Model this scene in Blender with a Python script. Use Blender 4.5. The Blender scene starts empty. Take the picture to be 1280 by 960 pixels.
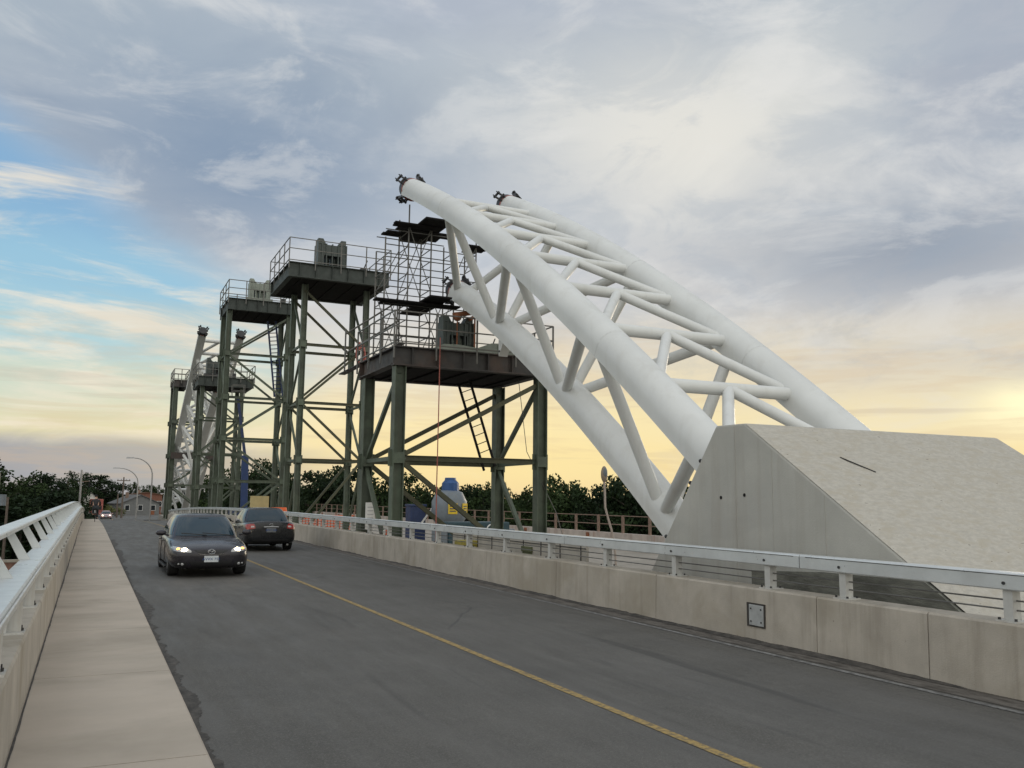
import bpy, bmesh, math, random
import numpy as np
from mathutils import Vector, Matrix
from mathutils.bvhtree import BVHTree
R = math.radians
random.seed(7)
scene = bpy.context.scene
COL = scene.collection

# ------------------------------------------------------------------ camera
EYE = Vector((0, 0, 1.8))
F = 1100.0
CR = Vector((0.90279817, -0.42995018, 0.00991492))
CU = Vector((-0.06479331, -0.11318764, 0.99145872))
CF = Vector((0.4251556, 0.89572954, 0.13004349))
cd = bpy.data.cameras.new('camera'); cam = bpy.data.objects.new('camera', cd); COL.objects.link(cam)
cam.matrix_world = Matrix((( CR.x, CU.x, -CF.x, EYE.x), (CR.y, CU.y, -CF.y, EYE.y), (CR.z, CU.z, -CF.z, EYE.z), (0, 0, 0, 1)))
cd.sensor_width = 36; cd.lens = 36 * F / 1280; cd.clip_start = 0.05; cd.clip_end = 12000
scene.camera = cam

def lin(r, g, b, k=1.0):
    def f(c):
        c = c / 255.0
        return (c / 12.92 if c <= .04045 else ((c + .055) / 1.055) ** 2.4) * k
    return (f(r), f(g), f(b), 1.0)

# ------------------------------------------------------------------ world
SUN_AZ, SUN_EL = R(56), R(6)          # azimuth from +Y towards +X
world = bpy.data.worlds.new('World'); scene.world = world; world.use_nodes = True
nt = world.node_tree; nt.nodes.clear()
def N(t, **k):
    n = nt.nodes.new(t)
    for a, b in k.items(): setattr(n, a, b)
    return n
def L(a, b): nt.links.new(a, b)
def M_(op, a, b=None, c=None, clamp=False):
    n = N('ShaderNodeMath', operation=op, use_clamp=clamp)
    for i, v in enumerate((a, b, c)):
        if v is None: continue
        if isinstance(v, (int, float)): n.inputs[i].default_value = v
        else: L(v, n.inputs[i])
    return n.outputs[0]
def sstep(x, a, b):
    n = N('ShaderNodeMapRange', interpolation_type='SMOOTHSTEP'); L(x, n.inputs[0])
    n.inputs[1].default_value = a; n.inputs[2].default_value = b
    return n.outputs[0]
def mixc(f, a, b, bt='MIX'):
    n = N('ShaderNodeMix', data_type='RGBA', blend_type=bt)
    if isinstance(f, (int, float)): n.inputs[0].default_value = f
    else: L(f, n.inputs[0])
    for i, v in ((6, a), (7, b)):
        if isinstance(v, tuple): n.inputs[i].default_value = v
        else: L(v, n.inputs[i])
    return n.outputs[2]
def ramp(x, stops):
    n = N('ShaderNodeValToRGB'); L(x, n.inputs[0]); cr = n.color_ramp
    cr.interpolation = 'EASE'
    while len(cr.elements) > 1: cr.elements.remove(cr.elements[-1])
    cr.elements[0].position = stops[0][0]; cr.elements[0].color = stops[0][1]
    for p, c in stops[1:]:
        e = cr.elements.new(p); e.color = c
    return n.outputs[0]
tc = N('ShaderNodeTexCoord'); sp = N('ShaderNodeSeparateXYZ'); L(tc.outputs['Generated'], sp.inputs[0])
X_, Y_, Z_ = sp.outputs
U = M_('MULTIPLY', M_('ARCTAN2', X_, Y_), 57.2958)           # azimuth, degrees
V = M_('MULTIPLY', M_('ARCSINE', Z_), 57.2958)               # elevation, degrees
def noise(sx, sy, sz, scale, detail=6, rough=.55, dist=0.0, off=0.0, rot=0.0):
    m = N('ShaderNodeMapping'); m.inputs['Scale'].default_value = (sx, sy, sz); m.inputs['Location'].default_value = (off, off * .7, off * .3)
    m.inputs['Rotation'].default_value = (0, rot, 0)
    L(tc.outputs['Generated'], m.inputs[0]); n = N('ShaderNodeTexNoise'); L(m.outputs[0], n.inputs['Vector'])
    n.inputs['Scale'].default_value = scale; n.inputs['Detail'].default_value = detail
    n.inputs['Roughness'].default_value = rough; n.inputs['Distortion'].default_value = dist
    return n.outputs[0]
nA = noise(1, 1, 2.6, 2.2, 7, .55, .35, 3.1)          # big soft masses
nB = noise(1, 1, 2.4, 4.2, 10, .60, .5, 8.4)           # medium
nS = M_('ADD', M_('MULTIPLY', noise(1, 1, 7, 2.4, 8, .6, 1.1, 1.7, .3), .62), M_('MULTIPLY', noise(1, 1, 4, 5.5, 8, .62, .9, 6.3, .2), .38))         # thin streaks
wob = M_('MULTIPLY', M_('SUBTRACT', nA, .5), 22.0)
wob2 = M_('MULTIPLY', M_('SUBTRACT', nB, .5), 9.0)
Vn = M_('ADD', V, M_('MULTIPLY', wob2, .35)); Un = M_('ADD', U, wob)
el = M_('DIVIDE', V, 90.0, clamp=True)
def e(d): return d / 90.0
cloud = ramp(el, [(0, lin(244, 214, 160)), (e(2.2), lin(252, 228, 168)), (e(5), lin(252, 236, 190)), (e(8.5), lin(232, 222, 200)),
                  (e(13), lin(212, 211, 210)), (e(19), lin(197, 202, 208)), (e(27), lin(176, 187, 197)), (e(45), lin(178, 187, 196)), (1.0, lin(196, 200, 206))])
# broad light and dark masses
dark = M_('MULTIPLY', sstep(nA, .48, .64), sstep(V, 3, 12))
cloud = mixc(M_('MULTIPLY', dark, .55), cloud, lin(142, 157, 176))
light = M_('MULTIPLY', sstep(nB, .47, .62), sstep(V, 4, 11))
cloud = mixc(M_('MULTIPLY', light, .55), cloud, lin(226, 227, 226))
fine = M_('MULTIPLY', sstep(noise(1, 1, 2.2, 7.5, 10, .64, .5, 12.0), .46, .62), sstep(V, 3, 9))
# bright cream field on the right, lavender mass on the upper left
def blob(u0, v0, ru, rv, soft=.9):
    du = M_('DIVIDE', M_('SUBTRACT', M_('ADD', U, M_('MULTIPLY', wob, .45)), u0), ru)
    dv = M_('DIVIDE', M_('SUBTRACT', M_('ADD', V, M_('MULTIPLY', wob2, .6)), v0), rv)
    d = M_('ADD', M_('MULTIPLY', du, du), M_('MULTIPLY', dv, dv))
    return M_('EXPONENT', M_('MULTIPLY', d, -soft))
cloud = mixc(M_('MULTIPLY', blob(36, 23, 12, 6.5), .85), cloud, lin(234, 231, 222))
cloud = mixc(M_('MULTIPLY', blob(7, 20, 14, 6), .92), cloud, lin(132, 152, 176))
cloud = mixc(M_('MULTIPLY', blob(22, 31, 16, 3), .5), cloud, lin(184, 191, 206))
cloud = mixc(M_('MULTIPLY', blob(46, 7.5, 11, 3.5), .55), cloud, lin(214, 206, 192))
cloud = mixc(M_('MULTIPLY', blob(50, 15, 11, 3.4), .85), cloud, lin(146, 157, 172))
cloud = mixc(M_('MULTIPLY', blob(56, 27, 6, 6), .6), cloud, lin(176, 180, 192))
cloud = mixc(M_('MULTIPLY', blob(20, 15, 7, 3), .5), cloud, lin(200, 208, 218))
cloud = mixc(M_('MULTIPLY', fine, .24), cloud, lin(154, 169, 186))
cloud = mixc(M_('MULTIPLY', sstep(noise(1, 1, 2.6, 5.5, 10, .64, .5, 21.0), .50, .66), .34), cloud, lin(232, 231, 228))
# the clear gap low on the left with cream streaks
sky = N('ShaderNodeTexSky', sky_type='NISHITA'); sky.sun_disc = False
sky.sun_elevation = SUN_EL; sky.sun_rotation = SUN_AZ
nish = mixc(1.0, sky.outputs[0], (.06, .06, .06, 1), 'MULTIPLY')
blue = ramp(M_('DIVIDE', Vn, 30.0, clamp=True), [(0, lin(214, 208, 190)), (3.5 / 30, lin(232, 224, 186)), (6.5 / 30, lin(212, 224, 208)), (9 / 30, lin(184, 217, 224)),
                                    (13 / 30, lin(158, 202, 226)), (18 / 30, lin(138, 180, 216)), (1, lin(110, 150, 200))])
blue = mixc(.06, blue, nish)
stre = sstep(nS, .44, .58)
blue = mixc(M_('MULTIPLY', stre, .8), blue, lin(242, 232, 214))
edge = M_('ADD', M_('ADD', V, M_('MULTIPLY', U, .62)), M_('MULTIPLY', wob, .35))
gap = M_('MULTIPLY', M_('SUBTRACT', 1.0, sstep(edge, 14.5, 20)), M_('SUBTRACT', 1.0, sstep(M_('ADD', U, M_('MULTIPLY', wob2, .5)), 7, 17)))
gap = M_('MULTIPLY', gap, sstep(U, -75, -40))
low = M_('MULTIPLY', sstep(V, -1, 1.5), 1.0)
col = mixc(gap, cloud, blue)
# grey lavender bank near the left horizon
bank = M_('MULTIPLY', M_('SUBTRACT', 1.0, sstep(Vn, 2.6, 3.9)), M_('SUBTRACT', 1.0, sstep(U, 6, 17)))
col = mixc(M_('MULTIPLY', bank, .9), col, lin(152, 156, 168))
bank2 = M_('MULTIPLY', M_('MULTIPLY', sstep(noise(1, 1, 14, 3.4, 6, .55, .4, 5.0), .55, .66), M_('SUBTRACT', 1.0, sstep(V, 6, 9))), sstep(V, 0, 2))
col = mixc(M_('MULTIPLY', bank2, .35), col, lin(186, 170, 160))
# glow where the sun has gone down
glow = blob(58.0, 5.2, 3.2, 1.3)
col = mixc(M_('MULTIPLY', glow, .7), col, lin(255, 246, 200, 1.25))
glow2 = blob(26, 3.5, 20, 4.2)
col = mixc(M_('MULTIPLY', glow2, .55), col, lin(255, 232, 166))
col = mixc(M_('MULTIPLY', M_('MULTIPLY', sstep(noise(1, 1, 9, 4.5, 8, .6, .6, 33.0), .50, .62), M_('SUBTRACT', 1.0, sstep(V, 9, 14))), .22), col, lin(214, 186, 150))
# the sky behind the viewer is the brighter half
back = sstep(M_('MULTIPLY', M_('ADD', M_('MULTIPLY', Y_, -1.0), M_('MULTIPLY', X_, -.35)), 1.0), -.25, .6)
up = sstep(V, 33, 60)
k = M_('ADD', 1.0, M_('ADD', M_('MULTIPLY', back, .62), M_('MULTIPLY', up, .25)))
col = mixc(M_('MULTIPLY', back, .8), col, lin(214, 213, 206))
bg = N('ShaderNodeBackground'); L(col, bg.inputs[0]); L(k, bg.inputs[1])
# below the horizon
ow = N('ShaderNodeOutputWorld'); L(bg.outputs[0], ow.inputs[0])

sd = bpy.data.lights.new('sun', 'SUN'); sd.energy = 0.6; sd.angle = R(14); sd.color = (1.0, .86, .66)
so = bpy.data.objects.new('sun', sd); COL.objects.link(so)
sdir = Vector((math.sin(SUN_AZ) * math.cos(SUN_EL), math.cos(SUN_AZ) * math.cos(SUN_EL), math.sin(SUN_EL)))
so.rotation_euler = sdir.to_track_quat('Z', 'Y').to_euler(); so.location = (0, 0, 60)

scene.view_settings.view_transform = 'Standard'; scene.view_settings.look = 'None'
scene.view_settings.exposure = 0.0; scene.view_settings.gamma = 1.0; scene.view_settings.use_curve_mapping = False

# ------------------------------------------------------------------ materials
MATS = {}
def mat(name, base, rough=.6, metal=0.0, var=.12, scale=3.0, bump=0.0, bscale=40.0, col2=None, emit=None, estr=0.0, stretch=(1, 1, 1), spots=None, streak=None, alpha=None, coat=0.0, detail=6, trans=0.0, coords='Object', spec=None):
    if name in MATS: return MATS[name]
    m = bpy.data.materials.new(name); m.use_nodes = True; t = m.node_tree; t.nodes.clear()
    o = t.nodes.new('ShaderNodeOutputMaterial'); b = t.nodes.new('ShaderNodeBsdfPrincipled'); t.links.new(b.outputs[0], o.inputs[0])
    b.inputs['Roughness'].default_value = rough; b.inputs['Metallic'].default_value = metal
    if spec is not None: b.inputs['Specular IOR Level'].default_value = spec
    if coat: b.inputs['Coat Weight'].default_value = coat; b.inputs['Coat Roughness'].default_value = .05
    if trans: b.inputs['Transmission Weight'].default_value = trans
    tc = t.nodes.new('ShaderNodeTexCoord'); mp = t.nodes.new('ShaderNodeMapping'); mp.inputs['Scale'].default_value = stretch
    t.links.new(tc.outputs[coords], mp.inputs[0])
    def nz(sc, det=6, rg=.6, dist=0.0, vec=None):
        n = t.nodes.new('ShaderNodeTexNoise'); n.inputs['Scale'].default_value = sc; n.inputs['Detail'].default_value = det
        n.inputs['Roughness'].default_value = rg; n.inputs['Distortion'].default_value = dist
        t.links.new(vec or mp.outputs[0], n.inputs['Vector']); return n.outputs[0]
    def mr(x, a, bb, c=0.0, d=1.0):
        n = t.nodes.new('ShaderNodeMapRange'); t.links.new(x, n.inputs[0])
        for i, v in enumerate((a, bb, c, d)): n.inputs[i + 1].default_value = v
        return n.outputs[0]
    def mix(f, a, bb):
        n = t.nodes.new('ShaderNodeMix'); n.data_type = 'RGBA'
        if isinstance(f, float): n.inputs[0].default_value = f
        else: t.links.new(f, n.inputs[0])
        for i, v in ((6, a), (7, bb)):
            if isinstance(v, tuple): n.inputs[i].default_value = v
            else: t.links.new(v, n.inputs[i])
        return n.outputs[2]
    c1 = tuple(base) + (1,) if len(base) == 3 else base
    d = tuple(x * (1 - var) for x in c1[:3]) + (1,); l_ = tuple(min(1, x * (1 + var)) for x in c1[:3]) + (1,)
    c = mix(mr(nz(scale, detail), .32, .68), d, l_)
    if col2: 
        c = mix(mr(nz(scale * .37, 5, .6, .4), .48, .66), c, tuple(col2) + (1,))
    if streak:   # vertical runs: (colour, scale, amount)
        mp2 = t.nodes.new('ShaderNodeMapping'); mp2.inputs['Scale'].default_value = (streak[1], streak[1], streak[1] * .07); t.links.new(tc.outputs[coords], mp2.inputs[0])
        f = mr(nz(1.0, 6, .65, .2, mp2.outputs[0]), .52, .74, 0, streak[2]); c = mix(f, c, tuple(streak[0]) + (1,))
    if spots:    # small marks: (colour, scale, threshold)
        f = mr(nz(spots[1], 3, .5), spots[2], spots[2] + .05); c = mix(f, c, tuple(spots[0]) + (1,))
    t.links.new(c, b.inputs['Base Color'])
    if var: t.links.new(mr(nz(scale * 2.3, 4), .3, .7, max(0, rough - .1), min(1, rough + .1)), b.inputs['Roughness'])
    if bump:
        bn = t.nodes.new('ShaderNodeBump'); bn.inputs['Strength'].default_value = bump; bn.inputs['Distance'].default_value = .02
        t.links.new(nz(bscale, 8, .65), bn.inputs['Height']); t.links.new(bn.outputs[0], b.inputs['Normal'])
    if emit:
        b.inputs['Emission Color'].default_value = tuple(emit) + (1,); b.inputs['Emission Strength'].default_value = estr
    MATS[name] = m; return m

white_paint = mat('white_paint', (.68, .69, .68), .45, var=.045, scale=.9, col2=(.62, .63, .62), streak=((.50, .49, .45), 2.6, .38), bump=.04, bscale=18)
rail_paint = mat('galvanised_rail', (.62, .65, .66), .36, metal=.35, var=.10, scale=2.5, spots=((.25, .25, .25), 9, .72), bump=.05)
rail_side = mat('weathered_post', (.55, .55, .53), .5, metal=.2, var=.12, scale=4, streak=((.35, .28, .2), 6, .5), bump=.05)
conc = mat('parapet_concrete', (.42, .38, .325), .85, var=.13, scale=2.2, col2=(.35, .31, .25), streak=((.22, .19, .15), 3.5, .6), spots=((.16, .14, .12), 26, .73), bump=.25, bscale=60)
walk_conc = mat('sidewalk_concrete', (.45, .39, .325), .88, var=.06, scale=1.1, stretch=(1, 1.7, 1), col2=(.35, .305, .25), bump=.2, bscale=90, spots=((.25, .22, .19), 60, .74))
block_conc = mat('block_concrete', (.44, .435, .40), .85, var=.08, scale=1.2, col2=(.39, .385, .36), streak=((.31, .28, .24), 3.0, .5), spots=((.1, .09, .08), 11, .77), bump=.25, bscale=45)
slope_conc = mat('trowelled_concrete', (.46, .435, .385), .85, var=.13, scale=16, stretch=(.6, 1.2, 1.2), col2=(.43, .395, .33), spots=((.15, .13, .11), 16, .70), bump=.6, bscale=38, detail=9)
foot_conc = mat('rough_dark_concrete', (.17, .17, .145), .9, var=.35, scale=5, stretch=(.6, .6, 3), bump=.6, bscale=30, col2=(.10, .10, .085))  # darker, rougher concrete, mainly for the block's lower face
steel_green = mat('green_grey_steel', (.095, .12, .085), .55, metal=.1, var=.18, scale=2.5, col2=(.066, .080, .06), streak=((.085, .06, .045), 5, .5))
steel_dark = mat('dark_beam_steel', (.050, .047, .046), .6, metal=.1, var=.25, scale=2.0, col2=(.085, .058, .047))
steel_green_dk = mat('dark_green_beam_steel', (.045, .055, .05), .6, metal=.1, var=.2, scale=2.0)
steel_olive = mat('olive_brace_steel', (.072, .074, .042), .6, metal=.1, var=.2, scale=2.0)
plank = mat('black_planking', (.018, .016, .016), .9, var=.3, scale=6, spec=.2)
galv = mat('galvanised_tube', (.15, .145, .135), .5, metal=.4, var=.15, scale=6)
collar_m = mat('dark_collar_steel', (.05, .05, .052), .5, metal=.5, var=.3, scale=5)
rust = mat('rusted_steel', (.26, .10, .05), .85, var=.35, scale=6, col2=(.16, .07, .04))
rust_lt = mat('rusty_primer', (.22, .15, .115), .8, var=.2, scale=5)
red_p = mat('red_primer', (.35, .10, .08), .6, var=.2, scale=6)
jack_grey = mat('jack_grey_paint', (.065, .078, .072), .5, metal=.1, var=.15, scale=5)
jack_pale = mat('jack_pale_paint', (.27, .30, .26), .55, var=.15, scale=4)
blue_p = mat('blue_paint', (.02, .075, .22), .45, var=.2, scale=3)
navy_p = mat('navy_blue_paint', (.018, .035, .10), .5, var=.2, scale=3)
tank_m = mat('pale_tank_paint', (.17, .20, .23), .5, var=.12, scale=3, streak=((.25, .2, .15), 5, .4))
yellow_p = mat('yellow_panel', (.75, .52, .03), .5, var=.1, scale=6)
orange_p = mat('orange_plastic', (.75, .13, .03), .55, var=.15, scale=6)
white_pl = mat('white_panel', (.72, .72, .70), .5, var=.06, scale=5)
black_m = mat('black_rubber', (.012, .012, .012), .8, var=.2, scale=20, spec=.3)
text_m = mat('dark_lettering', (.03, .05, .12), .6, var=0)
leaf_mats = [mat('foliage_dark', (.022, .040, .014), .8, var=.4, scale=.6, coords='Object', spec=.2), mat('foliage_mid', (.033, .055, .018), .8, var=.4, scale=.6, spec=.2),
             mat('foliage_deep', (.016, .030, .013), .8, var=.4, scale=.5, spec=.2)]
leaf_yel = mat('foliage_yellow_green', (.12, .13, .035), .8, var=.3, scale=1.5)
bark = mat('bark', (.06, .05, .04), .9, var=.3, scale=4)

def asphalt():
    m = bpy.data.materials.new('asphalt'); m.use_nodes = True; t = m.node_tree; b = t.nodes['Principled BSDF']
    tc = t.nodes.new('ShaderNodeTexCoord')
    def nz(sc, det, st=(1, 1, 1), dist=0.0, rg=.6):
        mp = t.nodes.new('ShaderNodeMapping'); mp.inputs['Scale'].default_value = st; t.links.new(tc.outputs['Object'], mp.inputs[0])
        n = t.nodes.new('ShaderNodeTexNoise'); n.inputs['Scale'].default_value = sc; n.inputs['Detail'].default_value = det; n.inputs['Distortion'].default_value = dist; n.inputs['Roughness'].default_value = rg
        t.links.new(mp.outputs[0], n.inputs['Vector']); return n.outputs[0]
    def mr(x, a, bb, c=0.0, d=1.0):
        n = t.nodes.new('ShaderNodeMapRange'); t.links.new(x, n.inputs[0])
        for i, v in enumerate((a, bb, c, d)): n.inputs[i + 1].default_value = v
        return n.outputs[0]
    def mix(f, a, bb, bt='MIX'):
        n = t.nodes.new('ShaderNodeMix'); n.data_type = 'RGBA'; n.blend_type = bt
        if isinstance(f, float): n.inputs[0].default_value = f
        else: t.links.new(f, n.inputs[0])
        for i, v in ((6, a), (7, bb)):
            if isinstance(v, tuple): n.inputs[i].default_value = v
            else: t.links.new(v, n.inputs[i])
        return n.outputs[2]
    c = mix(mr(nz(1.1, 7), .3, .7), (.050, .047, .041, 1), (.086, .081, .072, 1))
    c = mix(mr(nz(55, 4, (1, .8, 1), 0, .8), .52, .62, 0, .7), c, (.17, .162, .15, 1))
    c = mix(mr(nz(38, 4, (1, .8, 1), 0, .8), .54, .64, 0, .7), c, (.028, .027, .025, 1))
    c = mix(mr(nz(13, 5, (1, .75, 1), .3, .8), .53, .66, 0, .55), c, (.125, .119, .108, 1))
    c = mix(mr(nz(7, 6, (1, .7, 1), .5, .8), .56, .70, 0, .6), c, (.036, .034, .031, 1))
    c = mix(mr(nz(220, 2), .45, .75, 0, .35), c, (.26, .245, .22, 1))                    # stones
    c = mix(mr(nz(.55, 5, (2.2, .16, 1), .3), .44, .68, 0, .6), c, (.110, .105, .098, 1))     # worn wheel bands
    c = mix(mr(nz(.8, 6, (2.6, .22, 1), .6), .60, .72, 0, .65), c, (.042, .040, .037, 1))     # oil and damp
    c = mix(mr(nz(.17, 4, (1.6, .5, 1), .8), .50, .62, 0, .30), c, (.045, .043, .040, 1))     # older darker laying
    # thin wandering cracks
    v = t.nodes.new('ShaderNodeTexVoronoi'); v.feature = 'DISTANCE_TO_EDGE'; v.inputs['Scale'].default_value = .33
    mp = t.nodes.new('ShaderNodeMapping'); mp.inputs['Scale'].default_value = (1, .45, 1); t.links.new(tc.outputs['Object'], mp.inputs[0])
    ad = t.nodes.new('ShaderNodeMix'); ad.data_type = 'VECTOR'; ad.inputs[0].default_value = .12
    n2 = t.nodes.new('ShaderNodeTexNoise'); n2.inputs['Scale'].default_value = 2.0; n2.inputs['Detail'].default_value = 6; t.links.new(mp.outputs[0], n2.inputs['Vector'])
    t.links.new(mp.outputs[0], ad.inputs[4]); t.links.new(n2.outputs[1], ad.inputs[5]); t.links.new(ad.outputs[1], v.inputs['Vector'])
    cr = mr(v.outputs[0], .002, .0055, 1, 0)
    mm = t.nodes.new('ShaderNodeMath'); mm.operation = 'MULTIPLY'; t.links.new(cr, mm.inputs[0]); t.links.new(mr(nz(.25, 3), .5, .6, 0, .6), mm.inputs[1])
    c = mix(mm.outputs[0], c, (.03, .03, .03, 1))
    t.links.new(c, b.inputs['Base Color'])
    t.links.new(mr(nz(1.5, 5, (2, .3, 1)), .3, .7, .55, .82), b.inputs['Roughness'])
    bn = t.nodes.new('ShaderNodeBump'); bn.inputs['Strength'].default_value = .35; bn.inputs['Distance'].default_value = .01
    t.links.new(nz(130, 4), bn.inputs['Height']); t.links.new(bn.outputs[0], b.inputs['Normal'])
    return m
asph = asphalt()
def worn(name, colr, under, thr=(.42, .55), sc=9, a=1.0, st=(1, 1, 1)):
    """a painted or littered sheet whose surface is worn through to what is below"""
    m = bpy.data.materials.new(name); m.use_nodes = True; t = m.node_tree; b = t.nodes['Principled BSDF']; b.inputs['Roughness'].default_value = .8
    tc = t.nodes.new('ShaderNodeTexCoord'); mp = t.nodes.new('ShaderNodeMapping'); mp.inputs['Scale'].default_value = st; t.links.new(tc.outputs['Object'], mp.inputs[0])
    n = t.nodes.new('ShaderNodeTexNoise'); n.inputs['Scale'].default_value = sc; n.inputs['Detail'].default_value = 9; n.inputs['Roughness'].default_value = .7
    t.links.new(mp.outputs[0], n.inputs['Vector'])
    r = t.nodes.new('ShaderNodeMapRange'); t.links.new(n.outputs[0], r.inputs[0]); r.inputs[1].default_value = thr[0]; r.inputs[2].default_value = thr[1]; r.inputs[4].default_value = a
    x = t.nodes.new('ShaderNodeMix'); x.data_type = 'RGBA'; t.links.new(r.outputs[0], x.inputs[0]); x.inputs[6].default_value = under + (1,); x.inputs[7].default_value = colr + (1,)
    t.links.new(x.outputs[2], b.inputs['Base Color']); return m
yellow_line = worn('worn_yellow_paint', (.38, .26, .085), (.13, .105, .07), (.38, .58), 16)
white_line = worn('worn_white_paint', (.24, .235, .23), (.11, .107, .105), (.42, .58), 10)
grit = worn('gutter_grit', (.06, .052, .044), (.15, .135, .12), (.40, .62), 7, st=(1, .4, 1))
grit_dk = worn('dark_gutter_grit', (.035, .031, .027), (.09, .08, .07), (.36, .6), 12, st=(1, .5, 1))

# ------------------------------------------------------------------ mesh building
class MB:
    def __init__(s): s.v = []; s.f = []; s.smooth = False
    def add(s, vs, fs):
        o = len(s.v); s.v += [tuple(v) for v in vs]; s.f += [tuple(i + o for i in f) for f in fs]; return s
    def box(s, x0, x1, y0, y1, z0, z1):
        return s.add([(x0, y0, z0), (x1, y0, z0), (x1, y1, z0), (x0, y1, z0), (x0, y0, z1), (x1, y0, z1), (x1, y1, z1), (x0, y1, z1)],
                     [(0, 3, 2, 1), (4, 5, 6, 7), (0, 1, 5, 4), (1, 2, 6, 5), (2, 3, 7, 6), (3, 0, 4, 7)])
    def frame(s, p0, p1, up=(0, 0, 1)):
        p0 = Vector(p0); p1 = Vector(p1); d = (p1 - p0).normalized(); up = Vector(up)
        if abs(d.dot(up)) > .98: up = Vector((0, 1, 0))
        a = d.cross(up).normalized(); b = a.cross(d).normalized(); return p0, p1, a, b
    def sect(s, p0, p1, pts, up=(0, 0, 1)):
        """extrude a closed section [(a,b)...] from p0 to p1"""
        p0, p1, a, b = s.frame(p0, p1, up); n = len(pts)
        vs = [p0 + a * u + b * w for u, w in pts] + [p1 + a * u + b * w for u, w in pts]
        fs = [(i, (i + 1) % n, n + (i + 1) % n, n + i) for i in range(n)] + [tuple(range(n))[::-1], tuple(range(n, 2 * n))]
        return s.add(vs, fs)
    def bar(s, p0, p1, w, h=None, up=(0, 0, 1)):
        h = h or w; return s.sect(p0, p1, [(-w / 2, -h / 2), (w / 2, -h / 2), (w / 2, h / 2), (-w / 2, h / 2)], up)
    def ibeam(s, p0, p1, w, h, t=.025, up=(0, 0, 1)):
        a, b = w / 2, h / 2
        return s.sect(p0, p1, [(-a, -b), (a, -b), (a, -b + t), (t / 2, -b + t), (t / 2, b - t), (a, b - t), (a, b), (-a, b), (-a, b - t), (-t / 2, b - t), (-t / 2, -b + t), (-a, -b + t)], up)
    def tube(s, p0, p1, r, n=8, r2=None):
        r2 = r if r2 is None else r2; p0, p1, a, b = s.frame(p0, p1)
        cs = [(math.cos(2 * math.pi * i / n), math.sin(2 * math.pi * i / n)) for i in range(n)]
        vs = [p0 + a * (u * r) + b * (w * r) for u, w in cs] + [p1 + a * (u * r2) + b * (w * r2) for u, w in cs]
        return s.add(vs, [(i, (i + 1) % n, n + (i + 1) % n, n + i) for i in range(n)] + [tuple(range(n))[::-1], tuple(range(n, 2 * n))])
    def path(s, pts, r, n=8):
        rr = r if isinstance(r, (list, tuple)) else [r] * len(pts)
        pts = [Vector(p) for p in pts]; rings = []; pa = None
        for i, p in enumerate(pts):
            d = ((pts[min(i + 1, len(pts) - 1)] - pts[max(i - 1, 0)])).normalized()
            if pa is None:
                u = Vector((0, 0, 1)) if abs(d.z) < .9 else Vector((0, 1, 0)); a = d.cross(u).normalized()
            else: a = (pa - d * pa.dot(d)).normalized()
            pa = a; b = a.cross(d)
            rings.append([p + a * (math.cos(2 * math.pi * k / n) * rr[i]) + b * (math.sin(2 * math.pi * k / n) * rr[i]) for k in range(n)])
        vs = [v for r_ in rings for v in r_]; fs = []
        for i in range(len(pts) - 1):
            for k in range(n): fs.append((i * n + k, i * n + (k + 1) % n, (i + 1) * n + (k + 1) % n, (i + 1) * n + k))
        fs += [tuple(range(n))[::-1], tuple(range((len(pts) - 1) * n, len(pts) * n))]
        return s.add(vs, fs)
    def ball(s, c, rx, ry=None, rz=None, n=10, m=6):
        ry = ry or rx; rz = rz or rx; vs = [(c[0], c[1], c[2] - rz)]
        for j in range(1, m):
            t = -math.pi / 2 + math.pi * j / m
            for i in range(n): a = 2 * math.pi * i / n; vs.append((c[0] + rx * math.cos(t) * math.cos(a), c[1] + ry * math.cos(t) * math.sin(a), c[2] + rz * math.sin(t)))
        vs.append((c[0], c[1], c[2] + rz)); fs = []
        for i in range(n):
            fs.append((0, 1 + (i + 1) % n, 1 + i)); fs.append((len(vs) - 1, 1 + (m - 2) * n + i, 1 + (m - 2) * n + (i + 1) % n))
            for j in range(m - 2): fs.append((1 + j * n + i, 1 + j * n + (i + 1) % n, 1 + (j + 1) * n + (i + 1) % n, 1 + (j + 1) * n + i))
        return s.add(vs, fs)
    def build(s, name, m, parent=None, smooth=False, bevel=0, angle=40):
        me = bpy.data.meshes.new(name); me.from_pydata(s.v, [], s.f)
        bm = bmesh.new(); bm.from_mesh(me); bmesh.ops.recalc_face_normals(bm, faces=bm.faces)
        if bevel: 
            bmesh.ops.bevel(bm, geom=[e for e in bm.edges if e.is_manifold and e.calc_face_angle(0) > R(35)], offset=bevel, segments=2, affect='EDGES', profile=.6)
        bm.to_mesh(me); bm.free()
        o = bpy.data.objects.new(name, me); COL.objects.link(o); me.materials.append(m)
        if smooth:
            for p in me.polygons: p.use_smooth = True
            try: me.set_sharp_from_angle(angle=R(angle))
            except Exception: pass
        if parent: o.parent = parent
        return o
def tag(o, label=None, cat=None, group=None, kind=None):
    if label: o['label'] = label
    if cat: o['category'] = cat
    if group: o['group'] = group
    if kind: o['kind'] = kind
    return o
def thing(name, label, cat, loc=(0, 0, 0), rz=0, group=None):
    o = bpy.data.objects.new(name, None); COL.objects.link(o); o.empty_display_size = .3
    o.location = loc; o.rotation_euler = (0, 0, rz); return tag(o, label, cat, group)
def copy_tree(o, parent=None):
    c = o.copy(); COL.objects.link(c); c.parent = parent
    for ch in list(o.children): copy_tree(ch, c)
    return c

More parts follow.
